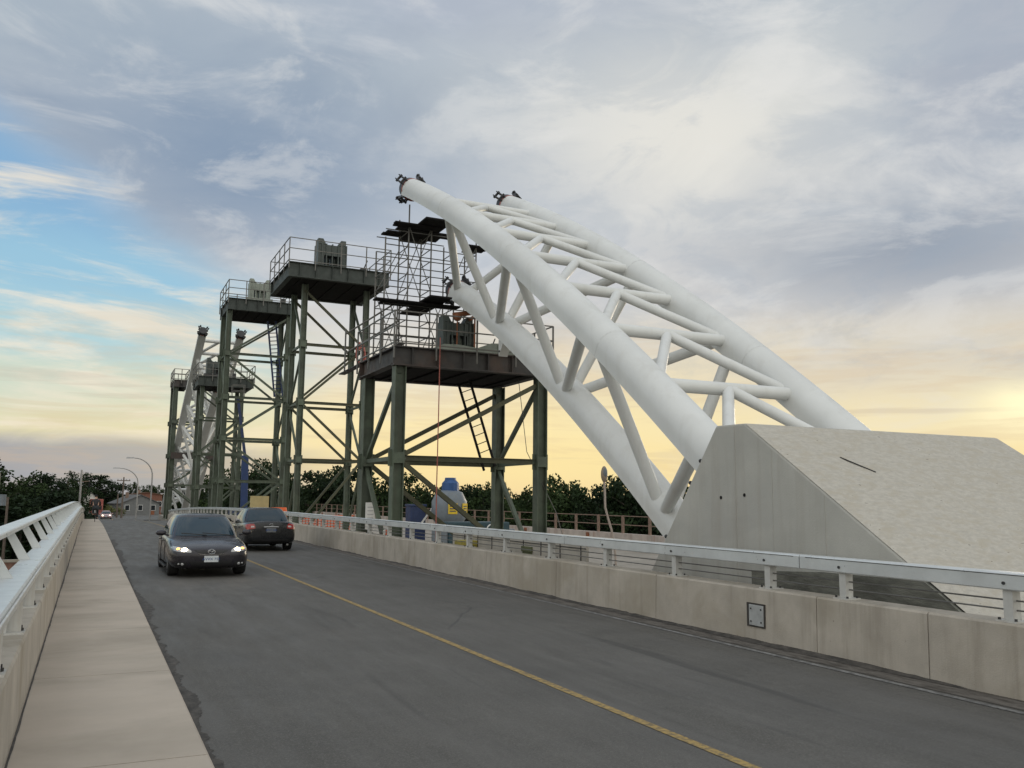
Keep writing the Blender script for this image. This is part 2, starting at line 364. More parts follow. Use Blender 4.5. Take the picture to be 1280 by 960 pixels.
def zr(y):                                    # crest of the old bridge and the way down to the far side
    if y < 45: return 0.0
    if y < 100: return -.00025 * (y - 45) ** 2
    z = -.756 - .030 * (y - 100)
    return max(z, -2.2)
def strip(name, m, x0, x1, y0, y1, dz, kind='structure', step=3.0, dzs=None, ragged=0.0, side='r'):
    ys = list(np.arange(y0, y1, step)) + [y1]; s = MB(); rnd = random.Random(3); a_ = 0
    for i, y in enumerate(ys):
        a = (max(-2 * ragged, min(2 * ragged, a_ + rnd.gauss(0, ragged * .28)))) if ragged else 0; a_ = a
        s.v += [(x0 + (a if side == 'l' else 0), y, zr(y) + dz), (x1 + (a if side == 'r' else 0), y, zr(y) + dz)]
        if i: s.f.append((2 * i - 2, 2 * i - 1, 2 * i + 1, 2 * i))
    o = s.build(name, m); tag(o, kind=kind); return o

# ------------------------------------------------------------------ the setting
def terrain():
    s = MB(); xs = [-3000, -900, -400, -200, -120, -80, -50, -30, -15, -6, -1, 9, 26, 40, 60, 100, 160, 300, 700, 1500, 4000]; ys = [-200, -60, -20, 0, 20, 40, 60, 80, 100, 115, 130, 150, 172, 200, 260, 400, 700, 1500, 5000]
    rnd = random.Random(5)
    def h(x, y):
        t = min(1, max(0, (y - 100) / 55)); t = t * t * (3 - 2 * t)
        base = -8.5 + t * 6.1
        if x < -12: base += min(3.6, (-12 - x) * .035) * (1 - .6 * t)
        if abs(x) < 60 and y > 140: return -2.42
        return base + (rnd.uniform(-.3, .3) if y < 400 and y < 120 else 0)
    for y in ys:
        for x in xs: s.v.append((x, y, h(x, y)))
    n = len(xs)
    for j in range(len(ys) - 1):
        for i in range(n - 1): s.f.append((j * n + i, j * n + i + 1, (j + 1) * n + i + 1, (j + 1) * n + i))
    o = s.build('ground', mat('valley_grass', (.045, .060, .022), .9, var=.35, scale=.12, col2=(.10, .085, .05), bump=.3, bscale=3, coords='Object'), smooth=True)
    tag(o, kind='structure')
terrain()
strip('road', asph, .80, 8.3, -8, 205, 0)
s = MB(); s.box(-14, 60, 160, 205, -2.3, -2.16); tag(s.build('cross_road', asph), kind='structure')
# deck slab of the old bridge below road level
s = MB()
ys = list(np.arange(-8, 150, 6.0))
for i, y in enumerate(ys):
    z = zr(y); s.v += [(-.8, y, z - .9), (-.8, y, z - .01), (8.32, y, z - .01), (8.32, y, z - .9)]
    if i:
        a, b = 4 * i - 4, 4 * i
        for k in range(4): s.f.append((a + k, a + (k + 1) % 4, b + (k + 1) % 4, b + k))
tag(s.build('bridge_deck', block_conc), kind='structure')
# sidewalk with transverse joints
s = MB(); y = -6.0; J = 3.05
while y < 118:
    ya, yb = y + .006, y + J - .006
    za, zb = zr(ya) + .15, zr(yb) + .15
    c = .018
    s.add([(-.372, ya, za - .15), (.81, ya, za - .2), (.81, yb, zb - .2), (-.372, yb, zb - .15), (-.372, ya, za), (.81 - c, ya, za), (.81 - c, yb, zb), (-.372, yb, zb), (.81, ya, za - c), (.81, yb, zb - c)],
          [(4, 5, 6, 7), (5, 8, 9, 6), (8, 1, 2, 9), (0, 4, 7, 3), (0, 1, 8, 5, 4), (3, 7, 6, 9, 2)])
    y += J
tag(s.build('sidewalk', walk_conc), kind='structure')
strip('sidewalk_edge_grit', grit_dk, .812, .985, -2, 40, .004, step=.04, ragged=.05)
strip('gutter', grit, 7.56, 7.87, -2, 110, .004, step=.1, ragged=.012, side='l')
strip('wall_foot_dirt', grit_dk, -.36, -.335, -2, 70, .156, step=.08, ragged=.006)
strip('yellow_centre_line', yellow_line, 4.165, 4.255, -4, 112, .004)
strip('white_edge_line', white_line, 7.40, 7.48, -4, 110, .005)
# new deck under construction, the valley edge beam beyond
s = MB(); s.box(8.5, 26, -4, 128, -1.3, -.7); tag(s.build('new_bridge_deck', mat('deck_concrete', (.30, .27, .23), .9, var=.2, scale=.8, bump=.3, bscale=12)), kind='structure')

# ------------------------------------------------------------------ right concrete barrier
bar_o = thing('concrete_barrier', 'long buff concrete barrier wall along the right kerb with steel cover plate', 'barrier', (7.86, 5, 0))
def rel(o, *p): return [tuple(Vector(q) - Vector(o.location)) for q in p]
def barrier_seg(s, x0, x1, y0, y1, z0, z1, batter=0.0, ch=.02):
    ya, yb = y0, y1
    o0 = zr(ya); o1 = zr(yb)
    def prof(y, o): return [(x0, y, o + z0), (x0 + batter, y, o + z1 - ch), (x0 + batter + ch, y, o + z1), (x1, y, o + z1), (x1, y, o + z0)]
    s.add(prof(ya, o0) + prof(yb, o1), [(i, (i + 1) % 5, 5 + (i + 1) % 5, 5 + i) for i in range(5)] + [(4, 3, 2, 1, 0), (5, 6, 7, 8, 9)])
joints = [-4, -.8, 1.6, 4.1, 6.55, 8.1, 11.4, 14.6] + [14.6 + 3.2 * i for i in range(1, 30)]
s = MB()
for a, b in zip(joints[:-1], joints[1:]): barrier_seg(s, 7.86, 8.22, a + .006, b - .006, -.02, .69, .015)
w = s.build('wall', conc, bar_o); w.matrix_parent_inverse = Matrix.Translation(-bar_o.location)
s = MB()
for a, b in zip(joints[:-1:2], joints[1::2]): barrier_seg(s, 7.90, 8.18, a, joints[min(len(joints) - 1, joints.index(b) + 1)], -.02, .66, .015)
w = s.build('joint_filler', mat('joint_filler', (.07, .065, .06), .9), bar_o); w.matrix_parent_inverse = Matrix.Translation(-bar_o.location)
def fix(o, root):
    if o.parent is root: o.matrix_parent_inverse = Matrix.Translation(-Vector(root.location))   # a sub-part shares its part's frame
    return o
s = MB(); s.box(7.853, 7.90, 8.98, 9.32, .20, .50); fix(s.build('cover_recess', mat('recess_dark', (.05, .045, .04), .9), bar_o), bar_o)
s = MB(); s.box(7.846, 7.87, 9.0, 9.27, .22, .48)
cp = fix(s.build('cover_plate', mat('cover_plate_steel', (.42, .43, .43), .5, metal=.3, var=.15, scale=8), bar_o, bevel=.004), bar_o)
for yy in (9.04, 9.23):
    for zz in (.27, .43):
        b = MB(); b.tube((7.848, yy, zz), (7.836, yy, zz), .011, 6); fix(b.build('bolt', collar_m, cp), bar_o)

# grime line where the wall meets the gutter: real spilled grit, a thin uneven wedge
s = MB(); rnd = random.Random(2); ys = np.arange(-2, 60, .09); t = .03 
for i, y in enumerate(ys):
    t = min(.06, max(.004, t + rnd.gauss(0, .006))); s.v += [(7.86 - t * 1.4, y, zr(y) + .008), (7.865, y, zr(y) + .012 + t * .6)]
    if i: s.f.append((2 * i - 2, 2 * i, 2 * i + 1, 2 * i - 1))
tag(s.build('gutter_debris', grit_dk, smooth=True), kind='stuff')

# ------------------------------------------------------------------ right railing
def oriented(name, m, parent, root, s, **k): return fix(s.build(name, m, parent, **k), root)
rr = thing('bridge_railing', 'white steel box railing with two thin cables on top of the right concrete barrier', 'railing', (8.03, 5, .69))
posts = [-2.5, -.4, 1.6, 3.65, 5.72, 7.78, 9.05, 11.08, 13.05, 15.08]
while posts[-1] < 108: posts.append(posts[-1] + 2.03)
def sloped_box(s, x0, x1, y0, y1, z0, z1, ch=0.012):
    ra, rb = zr(y0), zr(y1)
    def pr(y, o): return [(x0, y, o + z0 + ch), (x0, y, o + z1 - ch), (x0 + ch, y, o + z1), (x1 - ch, y, o + z1), (x1, y, o + z1 - ch), (x1, y, o + z0 + ch), (x1 - ch, y, o + z0), (x0 + ch, y, o + z0)]
    s.add(pr(y0, ra) + pr(y1, rb), [(i, (i + 1) % 8, 8 + (i + 1) % 8, 8 + i) for i in range(8)] + [tuple(range(8))[::-1], tuple(range(8, 16))])
cuts = [-4, 2.3, 8.42, 14.4] + [14.4 + 6.1 * i for i in range(1, 16)]
for a, b in zip(cuts[:-1], cuts[1:]):
    s = MB(); sloped_box(s, 7.93, 8.14, a + .008, b - .008, .99, 1.155); 
    # thin closing strip on the top that leaves the dark seam seen along the rail
    tr = oriented('top_rail', rail_paint, rr, rr, s)
    s = MB(); sloped_box(s, 7.95, 8.12, a - .05, a + .05, 1.0, 1.145, .006); oriented('splice', black_m, tr, rr, s)
    s = MB(); sloped_box(s, 7.926, 7.931, a + .1, b - .1, 1.132, 1.138, .001); oriented('seam', black_m, tr, rr, s)
pm = None
for i, y in enumerate(posts):
    z = zr(y)
    if pm is None:
        s = MB(); s.bar((8.03, 0, .70), (8.03, 0, .99), .11, .10); s.box(7.973, 7.979, -.05, .05, .71, .985); s.box(8.081, 8.087, -.05, .05, .71, .985)
        pm = s.build('post', rail_side, rr, bevel=.004)
        s = MB(); s.box(7.93, 8.14, -.11, .11, .69, .706); plm = s.build('base_plate', rail_side, pm)
        s = MB()
        for dx in (-.075, .075):
            for dy in (-.085, .085): s.tube((8.03 + dx, dy, .706), (8.03 + dx, dy, .728), .014, 6)
        s.tube((7.93, 0, 1.055), (7.915, 0, 1.055), .016, 8)
        blm = s.build('bolts', collar_m, plm)
        P, Q, B_ = pm, plm, blm
    else:
        P = pm.copy(); COL.objects.link(P); P.parent = rr; Q = plm.copy(); COL.objects.link(Q); Q.parent = P; B_ = blm.copy(); COL.objects.link(B_); B_.parent = Q
    P.matrix_parent_inverse = Matrix.Translation(-Vector(rr.location)); P.location = (0, y, z)
for zc in (.80, .89):
    s = MB(); s.path([(8.03, y, zr(y) + zc) for y in np.arange(-4, 108, 2.0)], .009, 6); oriented('cable', galv, rr, rr, s)

# ------------------------------------------------------------------ left parapet and railing
lw = thing('concrete_parapet', 'buff concrete parapet wall on the left edge of the sidewalk', 'wall', (-.55, 5, 0))
s = MB()
for a, b in zip(list(np.arange(-4, 110, 6.0)), list(np.arange(2, 116, 6.0))):
    ra, rb = zr(a), zr(b)
    def pr(y, o): return [(-.355, y, o - .3), (-.385, y, o + .665), (-.40, y, o + .69), (-.80, y, o + .69), (-.80, y, o - .9)]
    s.add(pr(a + .006, ra) + pr(b - .006, rb), [(i, (i + 1) % 5, 5 + (i + 1) % 5, 5 + i) for i in range(5)] + [(4, 3, 2, 1, 0), (5, 6, 7, 8, 9)])
oriented('wall', conc, lw, lw, s)
# black marker scribble on the wall face, near the viewer
rnd = random.Random(11); s = MB()
for st in range(9):
    y0 = 4.25 + st * .10 + rnd.uniform(-.05, .05); z0 = .40 + rnd.uniform(-.1, .1); pts = []
    for k in range(9):
        t = k / 8; z_ = z0 + (t - .5) * rnd.uniform(.28, .36); pts.append((-.353 - .0311 * (z_ + .3), y0 + .09 * math.sin(t * 5 + st) + .05 * t, z_))
    s.path(pts, .0055, 5)
s.path([(-.373, 4.2 + .09 * k, .36 + .05 * math.sin(k * 1.7)) for k in range(13)], .005, 5)
oriented('marker_scribble', black_m, lw, lw, s)
lr = thing('pedestrian_railing', 'pale blue-grey box railing with outward leaning brackets on the left parapet', 'railing', (-.55, 5, .8))
for a, b in zip(list(np.arange(-4, 108, 6.1)), list(np.arange(2.1, 114, 6.1))):
    s = MB(); sloped_box(s, -.60, -.385, a + .006, b - .006, 1.10, 1.15); oriented('box_rail', rail_paint, lr, lr, s)
    s = MB(); sloped_box(s, -.383, -.366, a + .006, b - .006, 1.085, 1.125, .003); oriented('rail_lip', rail_side, lr, lr, s)
    s = MB(); sloped_box(s, -.83, -.64, a + .006, b - .006, 1.42, 1.47, .010); oriented('top_rail', rail_paint, lr, lr, s)
pm = None
for i, y in enumerate(np.arange(-.95, 100, 1.85)):
    if pm is None:
        s = MB(); s.box(-.55, -.53, -.06, .06, .706, 1.10); s.box(-.53, -.43, -.01, .01, .706, 1.10); pm = s.build('post', rail_side, lr)
        s = MB(); s.box(-.62, -.402, -.10, .10, .69, .706); plm = s.build('base_plate', rail_side, pm)
        s = MB(); s.tube((-.43, .03, .706), (-.43, .03, .728), .018, 6); s.tube((-.43, .03, .728), (-.43, .03, .75), .009, 6); blm = s.build('bolt', collar_m, plm); P = pm
    else:
        P = pm.copy(); COL.objects.link(P); P.parent = lr; Q = plm.copy(); COL.objects.link(Q); Q.parent = P; B_ = blm.copy(); COL.objects.link(B_); B_.parent = Q
    P.matrix_parent_inverse = Matrix.Translation(-Vector(lr.location)); P.location = (0, float(y), zr(y))
bm0 = None
for y in np.arange(-1, 100, 2.25):
    if bm0 is None:
        s = MB(); s.add([(-.50, -.02, 1.151), (-.50, .02, 1.151), (-.66, .02, 1.419), (-.66, -.02, 1.419), (-.60, -.02, 1.151), (-.60, .02, 1.151), (-.74, .02, 1.419), (-.74, -.02, 1.419)],
              [(0, 1, 2, 3), (7, 6, 5, 4), (0, 3, 7, 4), (1, 5, 6, 2), (0, 4, 5, 1), (3, 2, 6, 7)]); bm0 = s.build('bracket', rail_paint, lr); P = bm0
    else: P = bm0.copy(); COL.objects.link(P); P.parent = lr
    P.matrix_parent_inverse = Matrix.Translation(-Vector(lr.location)); P.location = (0, float(y), zr(y))

# ------------------------------------------------------------------ concrete thrust block
tb = thing('thrust_block', 'massive wedge-shaped concrete block that anchors the foot of the nearest white arch', 'concrete block', (11.7, 9, -.7))
prof = [(4.95, -.7), (7.64, 1.074), (10.52, 2.98), (11.19, 2.99), (14.05, -.7)]
XB0, XB1 = 8.9, 14.62
s = MB(); n = len(prof)
s.add([(XB0, y, z) for y, z in prof] + [(XB1, y, z) for y, z in prof], [(i, (i + 1) % n, n + (i + 1) % n, n + i) for i in range(1, n)] + [tuple(range(n))[::-1], tuple(range(n, 2 * n))])
oriented('body', block_conc, tb, tb, s, bevel=.03)
s = MB(); d = Vector((0, 10.52 - 4.95, 3.68)).normalized(); nrm = Vector((0, -d.z, d.y))
p0 = Vector((XB0 + .012, 4.95, -.7)); p1 = Vector((XB0 + .012, 10.50, 2.968))
def sl(x, t, h): q = Vector((x, 4.95, -.7)).lerp(Vector((x, 10.5, 2.965)), t) + nrm * h; return q
rnd = random.Random(9); NX, NY = 46, 50
for j in range(NY + 1):
    for i in range(NX + 1): s.v.append(tuple(sl(XB0 + .01 + (XB1 - XB0 - .02) * i / NX, j / NY, .006 + .012 * rnd.random() * (0 < i < NX) * (0 < j < NY))))
for j in range(NY):
    for i in range(NX): s.f.append((j * (NX + 1) + i, j * (NX + 1) + i + 1, (j + 1) * (NX + 1) + i + 1, (j + 1) * (NX + 1) + i))
oriented('sloping_face', slope_conc, tb, tb, s, smooth=True)
def zat(y): return -.7 + (y - 4.95) / (10.52 - 4.95) * 3.68
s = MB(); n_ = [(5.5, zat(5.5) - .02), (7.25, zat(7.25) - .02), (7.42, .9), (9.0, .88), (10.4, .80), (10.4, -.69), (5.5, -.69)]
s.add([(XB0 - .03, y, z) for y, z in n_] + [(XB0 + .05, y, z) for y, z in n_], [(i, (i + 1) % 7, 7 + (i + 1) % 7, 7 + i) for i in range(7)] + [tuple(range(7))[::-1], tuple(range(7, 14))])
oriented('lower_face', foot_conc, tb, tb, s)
def inside(y): return min(zat(y), 2.99 - (y - 11.19) * 1.29 if y > 11.19 else 2.98)
for y in (8.95, 9.95, 10.75):                        # formwork joints, real grooves read as fine raised fins
    s = MB(); s.box(XB0 - .006, XB0 + .01, y - .008, y + .008, .9 if y < 10.4 else -.6, inside(y) - .04); oriented('formwork_fin', block_conc, tb, tb, s)
s = MB(); s.box(XB0 - .005, XB0 + .01, 8.0, 12.6, 1.07, 1.08); oriented('formwork_fin', foot_conc, tb, tb, s)
for (y, z) in ((10.55, 1.9), (11.1, 1.86)):
    s = MB(); s.tube((XB0 - .006, y, z), (XB0 + .02, y, z), .028, 10); oriented('tie_hole', black_m, tb, tb, s)
s = MB(); a = sl(10.0, .86, .02); b = sl(10.35, .80, .02); s.bar(a, b, .022, .015); oriented('embedded_bar', collar_m, tb, tb, s)
for (y, z) in ((11.62, 2.45), (11.9, 2.1), (12.6, 1.2)):
    s = MB(); s.ball((8.92, y, z), .035, .035, .035, 8, 5); oriented('anchor_stud', collar_m, tb, tb, s)

# ------------------------------------------------------------------ the arches
weld_m = mat('weld_bead_paint', (.62, .625, .615), .5, var=.1, scale=10)
def chord_section(r, n=28):
    pts = []
    for i in range(n):
        a = 2 * math.pi * i / n; c, s_ = math.cos(a), math.sin(a)
        pts.append((r * c, r * s_))
    return pts
def sweep(s, X, curve, r, n=28, lip=True):
    """chord: round above, trimmed flat below with two sharp plate edges"""
    rings = []
    for i, (y, z) in enumerate(curve):
        y0, z0 = curve[max(0, i - 1)]; y1, z1 = curve[min(len(curve) - 1, i + 1)]
        d = Vector((0, y1 - y0, z1 - z0)).normalized(); nn = Vector((0, -d.z, d.y))
        if nn.z < 0: nn = -nn
        ring = []
        for k in range(n):
            a = 2 * math.pi * k / n; u, w = r * math.cos(a), r * math.sin(a)
            g_ = math.degrees(a)
            if lip and 205 < g_ < 335:                       # flat soffit plate with a projecting edge on both sides
                q_ = (g_ - 208) / (332 - 208); q_ = min(1, max(0, q_)); u = (-.99 + 1.98 * q_) * r * .97; w = (-.60 - .16 * math.sin(math.pi * q_)) * r
            ring.append(Vector((X, y, z)) + Vector((1, 0, 0)) * u + nn * w)
        rings.append(ring)
    vs = [v for q in rings for v in q]; fs = []
    for i in range(len(curve) - 1):
        for k in range(n): fs.append((i * n + k, i * n + (k + 1) % n, (i + 1) * n + (k + 1) % n, (i + 1) * n + k))
    fs += [tuple(range(n))[::-1], tuple(range((len(curve) - 1) * n, len(curve) * n))]
    s.add(vs, fs)
def arch(label, XL, XR, XM, top, bot, ytop, ybot, rc, rb, lat, webs, side, rev=1):
    """top, bot: z(y); ytop, ybot: spans; lat: y of the cross members; webs: (top y, bottom y) pairs"""
    root = thing('arch_truss', label, 'arch', (XM, ytop[0], top(ytop[0])), group='white tubular arch segments')
    for X in (XL, XR):
        s = MB(); sweep(s, X, [(y, top(y)) for y in np.linspace(ytop[0], ytop[1], 40)], rc)
        ch = oriented('top_chord', white_paint, root, root, s, smooth=True, angle=35); end_collar(X, ytop[1], top, rc, root, ch, rev)
        for q in (.22, .5, .78):
            yw = ytop[0] + (ytop[1] - ytop[0]) * q; s = MB(); sweep(s, X, [(yw - .015, top(yw - .015)), (yw + .015, top(yw + .015))], rc * 1.006); oriented('weld_seam', weld_m, ch, root, s)
    s = MB(); sweep(s, XM, [(y, bot(y)) for y in np.linspace(ybot[0], ybot[1], 36)], rc * 1.02)
    ch = oriented('bottom_chord', white_paint, root, root, s, smooth=True, angle=35); end_collar(XM, ybot[1], bot, rc, root, ch, rev)
    for i, y in enumerate(lat):
        s = MB(); s.tube((XL + rc * .5, y, top(y) + .1 * rc), (XR - rc * .5, y, top(y) + .1 * rc), rb, 16); oriented('cross_tube', white_paint, root, root, s, smooth=True)
        step = (lat[1] - lat[0])
        y2 = y - step
        if side == 0 and y2 < ytop[0] - .3: pass
        mid = Vector(((XL + XR) / 2, y, top(y) + .1 * rc))
        for X, sg in ((XL, 1), (XR, -1)):
            s = MB(); s.tube(mid, (X + sg * rc * .5, y2, top(y2) + .1 * rc), rb * .86, 14); oriented('diagonal_tube', white_paint, root, root, s, smooth=True)
    for yt, yb in webs:
        for X in (XL, XR):
            s = MB(); s.tube((X, yt, top(yt) - rc * .2), (XM + (X - XM) * .1, yb, bot(yb) + rc * .2), rb, 16); oriented('web_tube', white_paint, root, root, s, smooth=True)
    return root
def end_collar(X, ye, fz, r, root, parent, rev):
    e_ = .35 * rev
    d = Vector((0, e_, fz(ye + .01 * rev) - fz(ye - .01 * rev))); d = Vector((0, rev, (fz(ye) - fz(ye - rev)) )).normalized()
    p = Vector((X, ye, fz(ye)))
    s = MB(); s.tube(p - d * .02, p + d * .34, r * 1.0, 28); c = oriented('end_collar', collar_m, parent, root, s, smooth=True)
    s = MB(); s.tube(p - d * .05, p + d * .03, r * 1.03, 28); oriented('primer_ring', red_p, c, root, s, smooth=True)
    side_ = Vector((1, 0, 0)); nn = d.cross(side_).normalized()
    for a in (35, 125, 215, 305):
        o = side_ * math.cos(R(a)) + nn * math.sin(R(a)); t_ = d.cross(o)
        s = MB()
        q = p + o * (r + .10) + d * .12
        for k in (-.09, .09): s.bar(q - d * .22 + t_ * k - o * .1, q + d * .30 + t_ * k + o * .06, .035, .16, o)
        s.tube(q + d * .22 - t_ * .15 + o * .05, q + d * .22 + t_ * .15 + o * .05, .045, 8); s.tube(q - d * .15 - t_ * .15, q - d * .15 + t_ * .15, .04, 8)
        oriented('clamp', collar_m, c, root, s)
def zT(y): d = y - 12.3; return 2.8 + .755 * d - .0093 * d * d
def zB(y): d = y - 15.8; return 1.5 + .75 * d - .0118 * d * d
arch('nearest white tubular arch rising from the concrete block in three thick chords', 9.50, 13.25, 11.35, zT, zB, (11.5, 28.3), (13.3, 28.4), .385, .135,
     [13.9, 15.95, 18.0, 20.05, 22.1, 24.1, 26.1], [(24.8, 28.0), (24.6, 24.7), (20.3, 24.5), (20.0, 20.4), (16.3, 20.2), (16.0, 16.0), (12.4, 15.8)], 0)
_fy = np.array([80., 85, 91.8, 99.7, 111, 116.9, 122]); _fz = np.array([18.9, 16.9, 13.8, 10.2, 4.4, 1.1, -1.9])
def zT2(y): return float(np.interp(y, _fy, _fz))
def zB2(y): return float(np.interp(y, _fy, _fz)) - 4.7 + .03 * (y - 85)
arch('far white tubular arch leaning back behind the last green towers', 8.5, 11.9, 10.2, zT2, zB2, (119, 85), (116, 86), .36, .16,
     [116.3, 114.3, 112.3, 110.3, 108.3, 106.3, 104.3, 102.3, 100.3, 98.3, 96.3, 94.3, 92.3, 90.3, 88.3, 86.3], [(117, 114.5), (113, 114.5), (113, 110.5), (109, 110.5), (109, 106.5), (105, 106.5), (105, 102.5), (101, 102.5), (101, 98.5), (97, 98.5), (97, 94.5), (93, 94.5), (93, 90.5), (89, 90.5), (89, 86.6)], 1, -1)

# ------------------------------------------------------------------ shoring towers
def tower(label, X0, X1, Y0, Y1, levels, ztop, plat, beam, wcol, beam_m, sty, rail_h=1.1, flip=0, extra=True, colw=.38):
    """columns at the corners, levels: brace joints up the tower, plat: (x0,x1,y0,y1) of the platform"""
    root = thing('shoring_tower', label, 'tower', ((X0 + X1) / 2, (Y0 + Y1) / 2, -.7), group='green steel shoring towers')
    zb = ztop - beam
    for X in (X0, X1):
        for Y in (Y0, Y1):
            s = MB(); s.ibeam((X, Y, -.7), (X, Y, zb), colw, colw, .03, (1, 0, 0)); s.box(X - colw * .8, X + colw * .8, Y - colw * .8, Y + colw * .8, -.7, -.66)
            for z in levels[1:-1]: s.box(X - colw * .52, X + colw * .52, Y - colw * .52, Y + colw * .52, z - .17, z + .17); s.box(X - colw * .8, X + colw * .8, Y - .012, Y + .012, z - .26, z + .26)
            oriented('column', steel_green, root, root, s)
    b = sty.get('b', .13)
    for Y in (Y0, Y1):
        for i in range(len(levels) - 1):
            z0, z1 = levels[i], levels[i + 1]; up_ = (i + flip) % 2
            xa, xb = (X0, X1) if up_ == 0 else (X1, X0)
            s = MB(); s.bar((xa, Y, z1 - .25 if i == len(levels) - 2 else z1), (xb, Y, z0), b, b); oriented('brace', steel_olive if sty.get('olive') else steel_green, root, root, s)
            if i < len(levels) - 2:
                s = MB(); s.ibeam((X0, Y, z1), (X1, Y, z1), b, b * 1.2, .02); oriented('strut', steel_olive if sty.get('olive') else steel_green, root, root, s)
    for X in (X0, X1):
        for i in range(len(levels) - 1):
            z0, z1 = levels[i], levels[i + 1]; ya, yb = (Y0, Y1) if (i + flip) % 2 else (Y1, Y0)
            s = MB(); s.bar((X, ya, z1 - .2), (X, yb, z0), b * .9); oriented('brace', steel_green, root, root, s)
            if i < len(levels) - 2:
                s = MB(); s.bar((X, Y0, z1), (X, Y1, z1), b * .9); oriented('strut', steel_green, root, root, s)
    x0, x1, y0, y1 = plat
    s = MB(); h = beam / 2
    s.ibeam((x0, y1 - .15, zb + h), (x1, y1 - .15, zb + h), .3, beam, .04); oriented('platform_beam', beam_m, root, root, s); s = MB()
    s.ibeam((x0, y0 + .15, zb + h), (x1, y0 + .15, zb + h), .3, beam, .04)
    for X in np.linspace(x0 + .6, x1 - .6, 6): s.box(X - .012, X + .012, y0 - .005, y0 + .14, zb + .04, ztop - .04)
    pb = oriented('platform_beam', beam_m, root, root, s)
    for X in (x0 + .15, x1 - .15): s = MB(); s.ibeam((X, y0 + .31, zb + h + .02), (X, y1 - .31, zb + h + .02), .3, beam - .06, .04); oriented('side_beam', beam_m, root, root, s)
    s = MB(); s.box(x0 + .31, x1 - .31, y0 + .31, y1 - .31, zb + .06, ztop - .03)
    for X in np.linspace(x0 + .8, x1 - .8, 5): s.box(X - .06, X + .06, y0 + .32, y1 - .32, zb - .0, zb + .058)
    oriented('platform_floor', plank, root, root, s)
    # guard rail
    if rail_h:
        cr = [(x0 - .03, y0 - .03), (x1 + .03, y0 - .03), (x1 + .03, y1 + .03), (x0 - .03, y1 + .03)]
        for k in range(4):
            (a0, b0), (a1, b1) = cr[k], cr[(k + 1) % 4]; s = MB(); Ln = math.hypot(a1 - a0, b1 - b0); n = max(2, round(Ln / 1.35)); rt = sty.get('rt', .022)
            for q in range(n): 
                t = q / n; px_, py_ = a0 + (a1 - a0) * t, b0 + (b1 - b0) * t; s.bar((px_, py_, ztop - .4), (px_, py_, ztop + rail_h), rt * 2.2)
            for zz in (ztop + rail_h, ztop + rail_h * .55, ztop + .08): s.bar((a0, b0, zz), (a1, b1, zz), rt * 1.7)
            oriented('guard_rail', galv, root, root, s)
    return root
T1 = tower('nearest low shoring tower with a wide dark platform under the big arch', 8.55, 13.55, 26.3, 29.7, [-.7, 3.05, 5.95], 6.55, (8.30, 13.85, 26.05, 30.2), .62, .4, steel_dark, dict(b=.14, olive=True), flip=0, colw=.36)
T2 = tower('tall shoring tower directly behind the nearest one, highest platform of the row', 10.45, 14.1, 50, 53, [-.7, 3.9, 7.15, 10.5, 13.9], 14.85, (9.2, 15.0, 48.4, 54.2), .85, .42, steel_green_dk, dict(b=.13, rt=.024, olive=True), flip=1, rail_h=1.35, colw=.31)
T3 = tower('shoring tower left of the tallest one with a narrow pale-railed platform', 8.25, 12.5, 65, 68, [-.7, 2.9, 5.9, 8.85, 12.0, 15.2], 16.0, (8.1, 12.95, 64.6, 69.2), .85, .45, steel_green_dk, dict(b=.14, rt=.028), flip=1, rail_h=1.3, colw=.36)
T4 = tower('low dark-platformed shoring tower in front of the far arch', 8.55, 12.0, 83, 86, [-.7, 2.6, 5.6, 8.8, 11.6], 12.5, (8.1, 12.95, 82.4, 87.0), .85, .45, steel_green_dk, dict(b=.13, rt=.03), flip=1, rail_h=1.2, colw=.34)
T5 = tower('leftmost dark shoring tower standing behind the far arch', 7.95, 12.7, 104.5, 108, [-.7, 3.0, 6.3, 10.0, 13.6], 14.7, (7.7, 9.2, 104, 108.6), .8, .5, steel_dark, dict(b=.16, rt=.035), flip=0, rail_h=1.2, colw=.5)
s = MB(); s.box(7.8, 12.9, 103.9, 104.15, 5.9, 6.6); fix(s.build('cross_beam', steel_dark, T5), T5)

